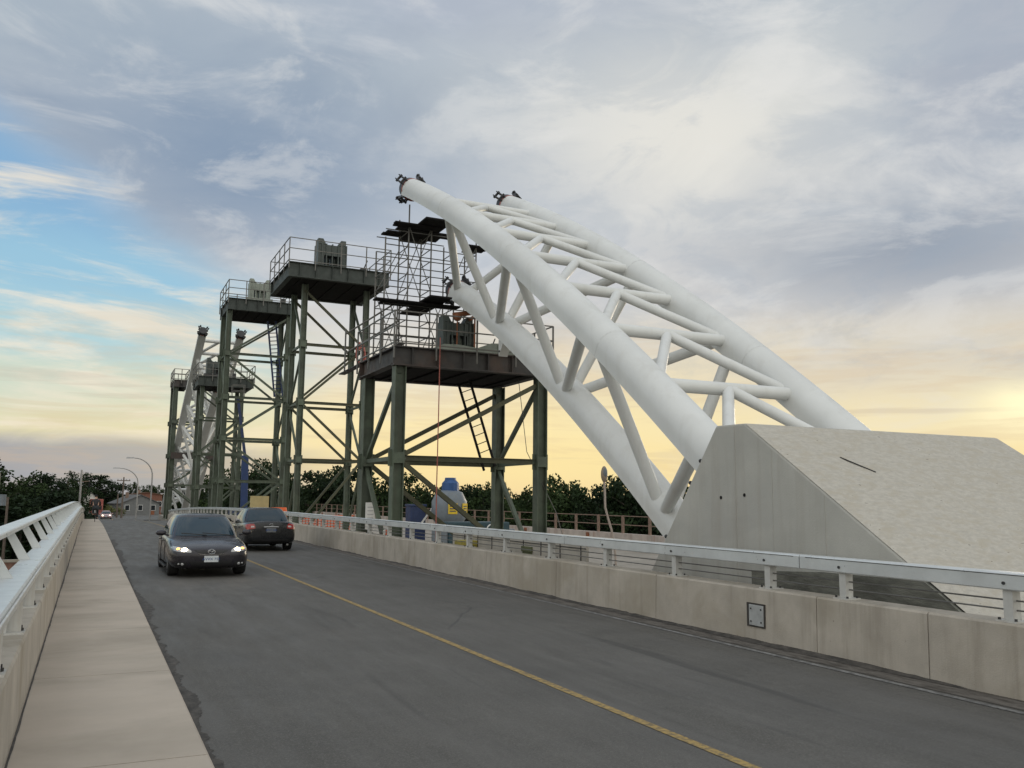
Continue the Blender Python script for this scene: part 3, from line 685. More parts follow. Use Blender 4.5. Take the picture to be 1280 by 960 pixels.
# jacks on the platforms
def jack_frame(label, x, y, z, k, m, m2):
    root = thing('jacking_frame', label, 'jack', (x, y, z), group='jacking frames on the towers')
    s = MB(); s.box(-1.5 * k, 1.5 * k, -.6 * k, .6 * k, 0, .22 * k); s.box(-1.0 * k, 1.0 * k, -.5 * k, .5 * k, .22 * k, .5 * k); s.build('base', m2, root, bevel=.02)
    s = MB()
    for sx in (-.95, -.7, -.4, .0, .4, .7, .95): s.box((sx - .035) * k * .82, (sx + .035) * k * .82, -.45 * k, .45 * k, .5 * k, 1.75 * k)
    s.box(-.8 * k, .8 * k, -.38 * k, -.30 * k, 1.1 * k, 1.7 * k); s.box(-.8 * k, .8 * k, .30 * k, .38 * k, 1.1 * k, 1.7 * k); s.box(-.8 * k, -.45 * k, -.4 * k, .4 * k, .5 * k, 1.1 * k); s.box(.45 * k, .8 * k, -.4 * k, .4 * k, .5 * k, 1.1 * k)
    s.build('stiffened_housing', m, root)
    for sx in (-.2, .2):
        s = MB(); s.tube((sx * k, 0, .5 * k), (sx * k, 0, 1.0 * k), .15 * k, 14); s.tube((sx * k, 0, 1.0 * k), (sx * k, 0, 1.15 * k), .09 * k, 12); s.build('jack_cylinder', m2, root, smooth=True)
    for sx in (-.55, .55):
        s = MB(); s.add([(sx * k - .22 * k, -.3 * k, 1.75 * k), (sx * k + .22 * k, -.3 * k, 1.75 * k), (sx * k + (.22 if sx > 0 else .05) * k, -.3 * k, 2.05 * k), (sx * k - (.22 if sx < 0 else .05) * k, -.3 * k, 2.05 * k),
                         (sx * k - .22 * k, .3 * k, 1.75 * k), (sx * k + .22 * k, .3 * k, 1.75 * k), (sx * k + (.22 if sx > 0 else .05) * k, .3 * k, 2.05 * k), (sx * k - (.22 if sx < 0 else .05) * k, .3 * k, 2.05 * k)],
                        [(0, 1, 2, 3), (7, 6, 5, 4), (0, 4, 5, 1), (1, 5, 6, 2), (2, 6, 7, 3), (3, 7, 4, 0)]); s.build('saddle_horn', m, root)
    s = MB(); s.box(1.7 * k, 2.0 * k, -.2 * k, .3 * k, 0, .7 * k); s.bar((1.75 * k, 0, .3 * k), (2.1 * k, 0, 1.2 * k), .06 * k); s.build('hydraulic_pump', collar_m, root, bevel=.02)
    return root
jack_frame('dark grey jacking frame standing on the highest tower platform', 12.1, 51, 14.85, 1.08, jack_grey, steel_green_dk)
jack_frame('pale jacking frame on the pale-railed platform left of the tallest tower', 10.5, 66.5, 16.0, .95, jack_pale, jack_pale)
jack_frame('small dark jacking frame on the low platform in front of the far arch', 9.7, 84.5, 12.5, .95, jack_grey, collar_m)
jf = jack_frame('grey and rust jacking frame on the nearest platform beneath the bottom chord', 11.1, 28.0, 6.58, .72, jack_grey, jack_pale)
# tarpaulin-like pale saddle beam and rust clamp at the nearest jack
root = thing('saddle_beam', 'pale green curved saddle beam lying on the nearest platform by the railing', 'beam', (11.4, 27, 6.55))
s = MB(); pts = [(-1.55, .05), (-1.2, .2), (-.7, .22), (.0, .16), (.5, .36), (1.1, .40), (1.5, .22), (1.8, .05)]
s.add([(x, -.28, 0 if z < .06 else .02) for x, z in pts] + [(x, -.28, z + .1) for x, z in pts] + [(x, .28, 0 if z < .06 else .02) for x, z in pts] + [(x, .28, z + .1) for x, z in pts],
      [(i, i + 1, 9 + i, 8 + i) for i in range(7)] + [(16 + i, 24 + i, 25 + i, 17 + i) for i in range(7)] + [(8 + i, 9 + i, 25 + i, 24 + i) for i in range(7)] + [(i, 16 + i, 17 + i, i + 1) for i in range(7)] + [(0, 8, 24, 16), (7, 23, 31, 15)])
s.build('beam_body', jack_pale, root); 
s = MB(); s.box(.75, 1.15, -.33, -.29, .0, .42); s.box(.6, 1.3, -.36, -.28, -.0, .05); s.build('stiffener', jack_pale, root)
root = thing('chain_clamp', 'brick red hoist clamp hanging just under the end of the bottom chord', 'clamp', (11.35, 27.6, 8.0))
s = MB(); s.bar((-.5, 0, .05), (.5, 0, .25), .16, .14); s.bar((.1, 0, -.05), (.55, .05, .2), .12); s.ball((-.35, 0, 0), .16); s.build('clamp_arm', rust, root); s = MB(); s.tube((.3, 0, .1), (.3, 0, -1.3), .03, 6); s.tube((-.35, 0, -.1), (-.35, 0, -1.2), .025, 6); s.build('hanger_rod', rust, root)
root = thing('gusset_bracket', 'white triangular bracket fixed under the bottom chord beside the nearest platform', 'bracket', (11.35, 24.4, zB(24.4) - .42)); root.scale = (.5, .6, .6)
s = MB(); s.add([(-.3, .35, .12), (-.3, -.35, .05), (-.3, .3, -.75), (.3, .35, .12), (.3, -.35, .05), (.3, .3, -.75)], [(0, 1, 2), (3, 5, 4), (0, 3, 4, 1), (1, 4, 5, 2), (2, 5, 3, 0)]); s.build('plate', white_paint, root)
s = MB(); s.tube((-.33, .2, -.5), (.33, .2, -.5), .06, 10); s.build('pin', collar_m, root)
# red hoist rope from the nearest platform
s = MB(); s.path([(9.78, 25.98, 6.9), (9.77, 25.96, 4.5), (9.75, 25.95, 2.0), (9.76, 25.93, -.6)], .018, 6); tag(s.build('hoist_rope', red_p), 'thin red rope hanging straight down from the nearest dark platform', 'rope')
s = MB(); s.path([(13.3, 27.5, 6.0), (13.2, 26.6, 3.4), (14.0, 26.0, 1.4), (14.4, 25.5, -.6)], .013, 6); tag(s.build('tag_line', galv), 'slack grey line hanging between the two right columns of the nearest tower', 'rope')
# red worker gear on the second tower
root = thing('hose_reel', 'red and white coiled hose hooked on the right columns of the tallest tower', 'hose reel', (13.75, 49.6, 9.9)); root.scale = (.62, .62, .8)
s = MB()
for q in range(5): s.path([(.42 * math.cos(a * .5236) , .08 * q - .2, .75 * math.sin(a * .5236) + .1 * q) for a in range(13)], .07, 6)
s.build('hose', red_p, root); s = MB(); s.bar((0, 0, -.9), (0, 0, 1.2), .1); s.build('hook', white_pl, root)

# ladders
def ladder(label, p0, p1, w, m, r=.035, group=None, name='ladder'):
    p0, p1 = Vector(p0), Vector(p1); root = thing(name, label, 'ladder', tuple(p0)); d = p1 - p0; L_ = d.length; side_ = Vector((1, 0, 0)); side_ = (side_ - d.normalized() * side_.dot(d.normalized())).normalized()
    for sg in (-1, 1): s = MB(); s.bar(side_ * sg * w / 2, d + side_ * sg * w / 2, r * 1.6, r * 2.2); s.build('stile', m, root)
    s = MB(); n = int(L_ / .3)
    for i in range(1, n): q = d * (i / n); s.tube(q - side_ * w / 2, q + side_ * w / 2, r * .5, 6)
    s.build('rungs', m, root); return root
ladder('black inclined ladder rising to the nearest dark platform', (12.95, 29.1, 2.9), (11.7, 28.6, 5.9), .45, plank)
ladder('blue ladder climbing inside the pale-railed shoring tower', (12.35, 67, 9.3), (11.6, 67, 15.0), .6, navy_p, .07)

# scaffold beside the arch end
sc = thing('scaffold_tower', 'tall tube scaffold with black planks standing on the nearest dark platform', 'scaffold', (10.5, 29.5, 6.54))
sx = [8.8, 9.65, 10.5, 11.4, 12.25]; sy = [29.0, 30.1]
sh = {8.8: 10.9, 9.65: 12.2, 10.5: 11.7, 11.4: 11.4, 12.25: 11.4}
for x in sx:
    for j, y in enumerate(sy):
        s = MB(); s.tube((x, y, 6.54), (x, y, sh[x] - .25 * j), .028, 8); s.box(x - .07, x + .07, y - .07, y + .07, 6.535, 6.55); oriented('standard', galv, sc, sc, s)
levels = [6.9, 7.45, 8.0, 8.55, 9.15, 9.65, 10.2, 10.65, 11.2]
for z in levels:
    for y in sy: s = MB(); s.tube((sx[0], y, z), (sx[-1] if z < 11.0 else sx[3], y, z), .019, 6); oriented('ledger', galv, sc, sc, s)
    for x in sx:
        if z < sh[x] - .3: s = MB(); s.tube((x, sy[0], z + .03), (x, sy[1], z + .03), .018, 6); oriented('transom', galv, sc, sc, s)
for i, (xa, za, xb, zb) in enumerate([(sx[0], 6.8, sx[1], 9.1), (sx[1], 6.8, sx[0], 9.1), (sx[0], 9.1, sx[1], 10.8), (sx[1], 9.1, sx[2], 11.5), (sx[2], 9.1, sx[1], 11.4), (sx[2], 6.9, sx[3], 9.0), (sx[3], 6.9, sx[2], 9.0), (sx[3], 9.0, sx[4], 11.0)]):
    for y in sy: s = MB(); s.tube((xa, y - .03, za), (xb, y - .03, zb), .016, 6); oriented('diagonal', galv, sc, sc, s)
pr_ = random.Random(4)
for (xa, xb, ya, yb, z) in [(9.1, 10.9, 28.6, 29.1, 11.36), (9.4, 11.3, 29.15, 29.7, 11.33), (9.0, 11.2, 29.7, 30.3, 11.35), (11.9, 12.6, 28.8, 29.8, 10.95), (8.4, 11.4, 28.4, 28.8, 8.52), (8.6, 10.8, 28.85, 29.4, 8.56)]:
    s = MB(); n = max(1, round((yb - ya) / .27))
    for q in range(n): y = ya + (yb - ya) * q / n; s.box(xa + pr_.uniform(-.15, .15), xb + pr_.uniform(-.15, .15), y + .004, y + (yb - ya) / n - .004, z, z + .05)
    oriented('plank', plank, sc, sc, s)
s = MB(); s.box(10.0, 10.8, 27.6, 30.9, 8.60, 8.66); oriented('plank', plank, sc, sc, s)
s = MB(); s.box(9.9, 10.9, 27.9, 31.0, 11.42, 11.48); oriented('plank', plank, sc, sc, s)
# raking handrail of the stair between the first two towers
root = thing('access_stair', 'steep access stair with two raking handrails between the nearest and the tallest tower', 'stair', (8.2, 31.2, 3.6))
for zz in (0, .75):
    s = MB(); s.tube((.1, .9, 3.55 + zz), (1.75, -.4, 4.75 + zz), .035, 8); s.build('handrail', galv, root)
for t in (0, .33, .66, 1): 
    q = Vector((.1, .9, 2.9)).lerp(Vector((1.75, -.4, 3.9)), t); s = MB(); s.bar(q, q + Vector((0, 0, 1.6)), .05); s.build('baluster', galv, root)
s = MB()
for q in range(10): p = Vector((.1, .9, 2.8)).lerp(Vector((1.75, -.4, 3.8)), q / 9); s.box(p.x - .12, p.x + .12, p.y - .4, p.y + .4, p.z, p.z + .04)
s.build('treads', steel_dark, root)

# ------------------------------------------------------------------ work site on the new deck
root = thing('edge_beam', 'pale concrete edge beam with rust stained brackets along the far side of the new deck', 'beam', (25, 30, -.7))
s = MB(); s.box(24.9, 25.2, -2, 126, -.66, .12); oriented('beam_body', mat('pale_beam', (.46, .40, .36), .8, var=.18, scale=1.5, streak=((.28, .13, .07), 2.5, .8)), root, root, s)
for y in np.arange(4, 120, 7.7): s = MB(); s.box(24.82, 24.9, y - .12, y + .12, -.66, .05); s.box(24.80, 24.9, y - .9, y + 1.1, -.45, -.33); oriented('bracket', rust, root, root, s)
root = thing('safety_railing', 'rusty pipe safety railing along the far edge of the new deck', 'railing', (25.1, 30, .12))
for z in (.55, 1.0): s = MB(); s.tube((25.05, -2, z), (25.05, 126, z), .026, 6); oriented('rail_pipe', rust_lt, root, root, s)
p0 = None
for y in np.arange(0, 126, 2.45):
    if p0 is None: s = MB(); s.bar((25.05, 0, .12), (25.05, 0, 1.03), .09, .16); p0 = s.build('post', rust_lt, root); P = p0
    else: P = p0.copy(); COL.objects.link(P); P.parent = root
    P.matrix_parent_inverse = Matrix.Translation(-Vector(root.location)); P.location = (0, float(y), 0)
# silo / mixer
root = thing('grout_silo', 'pale grey hopper with a blue lid and yellow notice panels behind the nearest tower', 'hopper', (15.7, 40, -.7))
s = MB()
def ringpath(s, prof_, n=20, cx=0, cy=0):
    vs = []; fs = []
    for r_, z in prof_:
        for k in range(n): a = 2 * math.pi * k / n; vs.append((cx + r_ * math.cos(a), cy + r_ * math.sin(a), z))
    for i in range(len(prof_) - 1):
        for k in range(n): fs.append((i * n + k, i * n + (k + 1) % n, (i + 1) * n + (k + 1) % n, (i + 1) * n + k))
    fs += [tuple(range(n))[::-1], tuple(range((len(prof_) - 1) * n, len(prof_) * n))]; s.add(vs, fs)
ringpath(s, [(.4, .9), (1.05, 1.55), (1.15, 1.75), (1.15, 2.45), (.85, 2.9), (.5, 3.0)]); s.build('tank', tank_m, root, smooth=True)
s = MB(); ringpath(s, [(.58, 2.9), (.56, 3.35), (.38, 3.5), (.36, 3.62)], 12, .05); s.build('lid', blue_p, root)
for a in (-100, -52):
    ax, ay = math.cos(R(a)), math.sin(R(a)); t_ = Vector((-ay, ax, 0)); c = Vector((ax * 1.17, ay * 1.17, 2.1)); s = MB(); s.bar(c - t_ * .3, c + t_ * .3, .03, .52); pn = s.build('notice_panel', yellow_p, root)
    s = MB()
    for q in (-.12, 0, .12): s.bar(c + Vector((ax * .02, ay * .02, q)) - t_ * .2, c + Vector((ax * .02, ay * .02, q)) + t_ * .2, .02, .045)
    s.build('printed_lines', text_m, pn)
for a in range(4): ax, ay = .85 * math.cos(R(45 + 90 * a)), .85 * math.sin(R(45 + 90 * a)); s = MB(); s.bar((ax, ay, 0), (ax, ay, 1.6), .14); s.build('leg', tank_m, root)
root.scale = (.74, .74, .97)
root = thing('portable_toilet', 'dark blue cabin with a slanting pale strut left of the pale hopper', 'cabin', (14.35, 41, -.7)); root.scale = (.6, .6, .92)
s = MB(); s.box(-.65, .65, -.6, .6, 0, 2.3); s.box(-.72, .72, -.66, .66, 2.3, 2.42); s.build('cabin_body', navy_p, root, bevel=.03); s = MB(); s.box(-.4, .4, -.625, -.6, .15, 2.0); s.build('door', navy_p, root); s = MB(); s.bar((.2, -.75, 1.4), (1.3, -.75, 2.35), .1); s.build('strut', white_pl, root)
root = thing('generator_cart', 'low teal and pale generator on the new deck below the pale hopper', 'generator', (15.6, 36.5, -.7))
s = MB(); s.box(-1.5, 1.4, -.6, .6, .5, 1.5); s.build('housing', mat('teal_paint', (.025, .06, .075), .6), root, bevel=.06)
s = MB(); s.box(-1.9, -1.5, -.5, .5, .5, 1.35); s.box(1.4, 1.7, -.5, .5, .7, 1.2); s.build('side_tank', tank_m, root, bevel=.04)
for wx in (-1, .9): s = MB(); s.tube((wx, -.7, .38), (wx, -.5, .38), .36, 16); s.build('wheel', black_m, root)
s = MB(); s.path([(.5 + .25 * math.cos(a * .5), -.66, 1.15 + .25 * math.sin(a * .5)) for a in range(13)], .03, 6); s.build('hose_loop', white_pl, root)
root = thing('sign_board', 'small white notice board standing behind the right railing at the nearest tower', 'sign', (8.6, 29.2, -.7))
s = MB(); s.box(-.16, .16, -.02, .02, 1.45, 2.35); s.build('panel', white_pl, root); s = MB(); s.bar((0, .03, 0), (0, .03, 1.6), .06); s.build('post', galv, root)
s = MB(); [s.box(-.1, .1, -.026, -.02, z, z + .025) for z in (1.7, 1.82, 1.94, 2.06, 2.18)]; s.build('printed_lines', mat('grey_print', (.4, .4, .42), .6), root)
root = thing('barricade', 'orange and white striped barricade board behind the right railing', 'barricade', (8.72, 27.3, -.7))
for q in range(6): s = MB(); s.box(-.24 + q * .08, -.165 + q * .08, -.02, .02, 1.0, 1.5); s.build('stripe', orange_p if q % 2 else white_pl, root)
s = MB(); s.bar((-.3, .03, 0), (-.3, .03, 1.6), .05); s.bar((.3, .03, 0), (.3, .03, 1.6), .05); s.build('leg', galv, root)
for i, (x, y, lb, m_) in enumerate([(9.6, 18.6, 'olive drab crate lying behind the right railing left of the concrete block', mat('olive_crate', (.10, .11, .05), .7)), (9.2, 21.8, 'dull yellow tool box behind the railing below the nearest tower', mat('dull_yellow_box', (.36, .30, .06), .6)), (9.4, 15.4, 'small dark brown crate between railing and arch foot', mat('dark_brown_crate', (.09, .065, .05), .8))]):
    root = thing('crate', lb, 'crate', (x, y, -.7)); root.scale = (.7, .7, 1 if i < 2 else .8); s = MB(); s.box(-.5, .5, -.35, .35, 0, 1.35 if i == 1 else 1.3); s.build('box_body', m_, root, bevel=.02); s = MB(); s.box(-.53, .53, -.38, .38, 1.3, 1.42); s.build('lid', m_, root, bevel=.01)
s = MB(); pr_ = random.Random(8)
for q in range(60): 
    y = pr_.uniform(13.5, 60); x = pr_.uniform(8.7, 12); l_ = pr_.uniform(.5, 2.2); a = pr_.uniform(-.5, .5); s.bar((x, y, -.62 + pr_.uniform(0, .5)), (x + l_ * math.sin(a), y + l_ * math.cos(a), -.6 + pr_.uniform(0, .6)), .09, .05)
tag(s.build('timber_offcuts', mat('weathered_timber', (.20, .16, .12), .9, var=.3)), kind='stuff')
# formwork panel strips between barrier and block
root = thing('formwork_panel', 'pale plywood formwork panel with fine cross wires behind the railing left of the block', 'panel', (9.3, 19.5, -.7))
s = MB(); s.box(-.03, .03, -3.6, 3.8, 0, 1.65); s.build('sheet', mat('pale_plywood', (.42, .39, .34), .85, var=.15, scale=2), root)
s = MB(); [s.box(-.045, -.03, -3.6, 3.8, z, z + .015) for z in (.5, .85, 1.2, 1.5)]; [s.box(-.047, -.03, y, y + .015, 0, 1.64) for y in np.arange(-3.4, 3.8, .9)]; s.build('wires', collar_m, root)
# curved temporary lamp
def street_lamp(label, x, y, z, H, arm, dirx, m, group=None, head=.55, r=.09):
    root = thing('street_lamp', label, 'street lamp', (x, y, z), group=group)
    pts = [(0, 0, 0), (0, 0, H * .72)] + [(dirx * arm * (1 - math.cos(t)), 0, H * .72 + H * .28 * math.sin(t)) for t in np.linspace(.15, math.pi / 2, 9)]
    s = MB(); s.path(pts, [r * (1 - .5 * i / (len(pts) - 1)) for i in range(len(pts))], 8); s.build('pole', m, root, smooth=True)
    s = MB(); ex = dirx * arm; s.add([(ex - .05 * dirx, -.12, H - .05), (ex + dirx * head, -.17, H - .08), (ex + dirx * head * 1.15, 0, H - .06), (ex + dirx * head, .17, H - .08), (ex - .05 * dirx, .12, H - .05), (ex, 0, H + .1), (ex + dirx * head, 0, H + .1)],
             [(0, 1, 2, 3, 4), (0, 5, 6, 1), (1, 6, 2), (2, 6, 3), (3, 6, 5, 4), (4, 5, 0)]); s.build('lamp_head', m, root)
    return root
lampm = mat('lamp_grey', (.34, .33, .32), .5, metal=.3)
street_lamp('tall curved street lamp at the far end of the bridge, right one of the pair', 6.85, 118, -1.2, 7.6, 2.2, -1, lampm, head=.8, r=.09)
street_lamp('shorter looking curved street lamp at the far end, left one of the pair', 6.7, 150, -2.2, 8.2, 2.7, -1, lampm, head=.9, r=.10)
root = thing('site_lamp', 'work lamp with a rounded head on a bent pole between nearest tower and arch', 'lamp', (13.55, 22, -.7))
s = MB(); s.path([(.30, 0, 0), (.24, 0, 1.0), (.12, 0, 1.65), (.0, 0, 2.0), (-.09, 0, 2.3), (-.10, 0, 2.7), (-.12, 0, 3.05)], .033, 8); s.build('pole', mat('pale_lamp_pole', (.40, .34, .30), .5), root, smooth=True)
s = MB(); s.ball((-.12, 0, 3.25), .10, .09, .24, 12, 8); hd = s.build('lamp_head', mat('lamp_beige', (.30, .24, .19), .5), root, smooth=True); s = MB(); s.ball((-.12, -.06, 3.30), .07, .05, .14, 10, 6); s.build('lens', tank_m, hd, smooth=True)
# orange barrels and fence
for i, (x, y, lb) in enumerate([(8.75, 48.3, 'orange plastic drum behind the barrier, left one of two above the black car'), (9.35, 48.6, 'orange plastic drum behind the barrier, right one of two above the black car')]):
    root = thing('traffic_drum', lb, 'traffic drum', (x, y, -.7), group='orange drums'); s = MB(); ringpath(s, [(.42, 0), (.40, .9), (.36, .92), (.34, 1.75), (.3, 1.95)], 16); s.build('drum', orange_p, root, smooth=True)
    for z in (.5, 1.2): s = MB(); ringpath(s, [(.425 - z * .05, z), (.42 - z * .05, z + .18)], 16); s.build('band', white_pl, root)
root = thing('site_sign', 'small tan board behind the orange drums', 'sign', (8.45, 50, -.5)); s = MB(); s.box(-.5, .5, -.03, .03, 1.6, 2.35); s.build('panel', mat('tan_board', (.40, .33, .16), .7), root); s = MB(); s.bar((-.4, .05, 0), (-.4, .05, 1.8), .08); s.bar((.4, .05, 0), (.4, .05, 1.8), .08); s.build('leg', galv, root)
root = thing('safety_fence', 'orange mesh fence on the new deck behind the tallest tower', 'fence', (14.5, 62, -.7))
s = MB()
for x in np.arange(-2.6, 2.61, .22): s.bar((x, 0, .3), (x, 0, 1.25), .05)
for z in np.arange(.3, 1.3, .19): s.bar((-2.6, 0, z), (2.6, 0, z), .05)
s.build('mesh_panel', orange_p, root); 
for x in (-2.6, -1.3, 0, 1.3, 2.6): s = MB(); s.bar((x, .08, 0), (x, .08, 1.5), .09); s.build('post', rust_lt, root)
# blue boom lift
root = thing('boom_lift', 'dark blue boom lift raised behind the pale-railed tower', 'boom lift', (11.9, 78, -.7))
s = MB(); s.box(-1.1, 1.1, -1.3, 1.3, .5, 1.5); s.build('chassis', navy_p, root, bevel=.08)
for a in (-1, 1):
    for b in (-1, 1): s = MB(); s.tube((a * 1.2, b * .9, .5), (a * .85, b * .9, .5), .5, 16); s.build('wheel', black_m, root)
s = MB(); s.bar((0, 0, 1.4), (-.1, 0, 6.0), .55, .5, (0, 1, 0)); s.build('lower_boom', mat('boom_blue', (.015, .04, .13), .5), root, bevel=.05)
s = MB(); s.bar((-.1, 0, 5.9), (-.95, 0, 11.0), .22, .22, (0, 1, 0)); s.build('upper_boom', navy_p, root)
s = MB()
for x in (-.5, .5):
    for y in (-.4, .4): s.bar((-.95 + x, y, 11.0), (-.95 + x, y, 12.0), .05)
for z in (11.0, 11.5, 12.0):
    for y in (-.4, .4): s.bar((-1.45, y, z), (-.45, y, z), .05)
s.box(-1.45, -.45, -.4, .4, 10.96, 11.0); s.build('basket', galv, root)

# ------------------------------------------------------------------ trees
def leaf_cloud(s, rnd, clumps, dens, size):
    for (c, r) in clumps:
        n = int(dens * r ** 2.2)
        for _ in range(n):
            d = Vector((rnd.gauss(0, 1), rnd.gauss(0, 1), rnd.gauss(0, 1))).normalized(); q = c + Vector((d.x, d.y, d.z * .8)) * r * (rnd.random() ** .45)
            a = Vector((rnd.gauss(0, 1), rnd.gauss(0, 1), rnd.gauss(0, 1))).normalized(); b = a.orthogonal().normalized(); cc = a.cross(b); z = size * rnd.uniform(.6, 1.35)
            s.add([q - b * z - cc * z * .55, q + b * z * .2 - cc * z * .7, q + b * z + cc * z * .1, q + cc * z * .6], [(0, 1, 2, 3)])
def tree_proto(seed, H, Wd, m, airy=0.0, low=.12):
    rnd = random.Random(seed); root = thing('broadleaf_tree', None, 'tree', (0, 0, -500)); s = MB()
    s.path([(0, 0, -.3), (.1, .05, H * .2), (-.1, .1, H * .45), (.1, 0, H * .8)], [.34, .26, .18, .05], 8); clumps = []
    nl = 11
    for i in range(nl):
        a = i * 2.4 + rnd.uniform(-.4, .4); t = .15 + .62 * i / nl; z0 = H * t; L_ = Wd * rnd.uniform(.55, 1.0) * math.sqrt(max(.12, 1 - ((t - .35) / .72) ** 2)); rise = rnd.uniform(.1, .45) * L_
        e_ = Vector((math.cos(a) * L_, math.sin(a) * L_, z0 + rise)); md = Vector((math.cos(a) * L_ * .5, math.sin(a) * L_ * .5, z0 + rise * .35))
        s.path([(0, 0, z0), md, e_], [.12, .08, .03], 5)
        for k in range(3): 
            q = md.lerp(e_, rnd.uniform(.2, 1.15)) + Vector((rnd.gauss(0, .6), rnd.gauss(0, .6), rnd.gauss(.2, .6))); clumps.append((q, rnd.uniform(.75, 1.5) * (1 - airy * .35)))
    for k in range(9): a = rnd.uniform(0, 6.28); r_ = Wd * .45 * rnd.random(); clumps.append((Vector((math.cos(a) * r_, math.sin(a) * r_, H * rnd.uniform(.68, .97) - r_ * .3)), rnd.uniform(.6, 1.15)))
    for k in range(8): a = rnd.uniform(0, 6.28); r_ = Wd * .75 * rnd.random(); clumps.append((Vector((math.cos(a) * r_, math.sin(a) * r_, H * rnd.uniform(low, .5))), rnd.uniform(1.1, 1.9)))
    s.build('trunk', bark, root)
    s = MB(); leaf_cloud(s, rnd, clumps, 95 * (1 - airy), .17 + .03 * rnd.random()); s.build('crown', m, root); return root
protos = [tree_proto(1, 12, 4.2, leaf_mats[0]), tree_proto(2, 12, 3.6, leaf_mats[1], .15), tree_proto(3, 12, 4.8, leaf_mats[2]), tree_proto(4, 12, 3.4, leaf_mats[0], .5, .3), tree_proto(5, 12, 4.4, leaf_mats[1], .05)]
def colx(px, Y): return Y * math.tan(R(25.39) - math.atan((640 - px) / 1100))
def topz(px, py, Y):
    X = colx(px, Y); dep = X * .4252 + Y * .8957; return 1.8 + (619.5 + (px - 112) * .0095 - py) / 1100 * dep
used = set()
where_l = 'in the left tree line'
tl = [  # px, top y, distance, prototype, width factor, label
 (-70, 560, 105, 2, 1.2, 'dark tree outside the left edge of the tree line, tallest there'), (-30, 575, 118, 0, 1.1, 'broad dark tree left of the utility pole with the transformer'),
 (4, 583, 125, 4, .9, 'tall olive tree at the left edge behind the utility pole with the transformer'), (24, 603, 128, 0, .8, 'lower dark tree just right of the utility pole with the transformer'),
 (42, 588, 132, 1, .75, 'tree with a ragged peak above the small white house'), (60, 590, 130, 2, .85, 'round full tree right of the ragged peaked one above the left railing'),
 (79, 597, 138, 0, .7, 'lower dark tree above the far end of the left railing'), (96, 588, 150, 3, .95, 'airy see-through tree behind the slim pole at the end of the railing'),
 (112, 590, 160, 3, 1.0, 'airy spreading tree right behind the cyclist'), (127, 593, 165, 2, 1.0, 'wide dark tree above the red truck'),
 (144, 600, 170, 3, .8, 'thin airy tree between the red truck and the left curved lamp'), (174, 601, 185, 4, .7, 'small round tree between the two curved street lamps'), (189, 606, 190, 0, .7, 'small dark tree right of the taller curved lamp'),
 (70, 612, 118, 2, 1.1, 'low bushy tree close behind the left railing below the row'), (35, 618, 112, 0, 1.0, 'low dark tree beside the small white house'), (95, 612, 130, 0, .9, 'low dark tree filling the gap at the end of the left railing'), (115, 608, 140, 2, .8, 'low dense tree directly above the cyclist'), (135, 612, 158, 2, .7, 'low dense tree behind the yellow green bush'),
 (205, 605, 175, 4, .8, 'tree seen through the foot of the far arch'), (228, 600, 160, 0, .9, 'tree seen between the first two columns of the leftmost tower'), (252, 606, 150, 2, .9, 'tree behind the left columns of the tower before the far arch'),
 (282, 584, 135, 1, .8, 'tree left of the blue boom lift'), (303, 573, 128, 4, .8, 'highest tree top behind the blue boom lift'), (325, 572, 126, 0, .8, 'dark tree just right of the blue boom lift'), (347, 580, 122, 2, .8, 'dark tree behind the black car and drums'),
 (374, 590, 118, 0, .8, 'dark tree behind the left columns of the tallest tower'), (396, 586, 114, 2, .85, 'full dark tree in the middle of the tallest tower, left one'), (418, 581, 112, 0, .85, 'full dark tree in the middle of the tallest tower, right one'), (442, 583, 108, 2, .85, 'dark tree behind the right columns of the tallest tower'),
 (466, 590, 104, 1, .8, 'loose tree behind the left columns of the nearest tower'), (488, 593, 102, 3, .8, 'airy tree behind the front left column of the nearest tower'), (511, 586, 100, 3, .9, 'airy tree with sky showing through, left of the pale hopper'), (536, 604, 99, 1, .7, 'low loose tree above the blue cabin'),
 (560, 607, 96, 0, .75, 'low tree directly behind the blue lid of the hopper'), (585, 603, 94, 2, .75, 'dark tree right of the pale hopper'), (607, 597, 92, 4, .75, 'tree behind the black ladder'), (632, 601, 90, 0, .7, 'tree just right of the back right column of the nearest tower'),
 (655, 606, 88, 1, .65, 'small tree between the two right columns of the nearest tower'), (684, 591, 86, 4, .75, 'bushy tree beside the front right column of the nearest tower'), (705, 592, 84, 1, .7, 'bushy tree left of the work lamp'), (727, 604, 82, 0, .7, 'lower tree directly behind the work lamp'),
 (750, 602, 80, 2, .6, 'low tree just right of the work lamp'), (776, 588, 79, 0, .85, 'round dark tree between work lamp and bottom chord'), (800, 592, 77, 2, .8, 'dark tree behind the foot of the bottom chord'), (826, 598, 76, 0, .8, 'dark tree where the bottom chord meets the block'), (852, 600, 76, 4, .8, 'tree in the notch above the block corner'),
 (885, 603, 76, 2, .9, 'tree hidden mostly behind the concrete block, left one'), (930, 606, 78, 0, .9, 'tree hidden mostly behind the concrete block, middle one'), (985, 606, 80, 2, 1.0, 'tree hidden mostly behind the concrete block, right one')]
for i, (px, py, Y, k, wf, lb) in enumerate(tl):
    if 108 < px < 260: Y = 222 + (px % 7) * 2; wf *= (1.5 if px < 150 else .8)          # beyond the junction
    zt = topz(px, py, Y); zg = -8.6 if Y < 120 else (-6.5 if Y < 140 else -2.6)
    H = zt - zg; o = copy_tree(protos[k]) if k in used else protos[k]; used.add(k)
    o.location = (colx(px, Y), Y, zg); f = H / 12.0; w_ = max(f, .8) * wf * 1.15; o.scale = (w_, w_, f * 1.0); o.rotation_euler = (0, 0, i * 1.7)
    tag(o, lb, 'tree', 'trees along the valley')
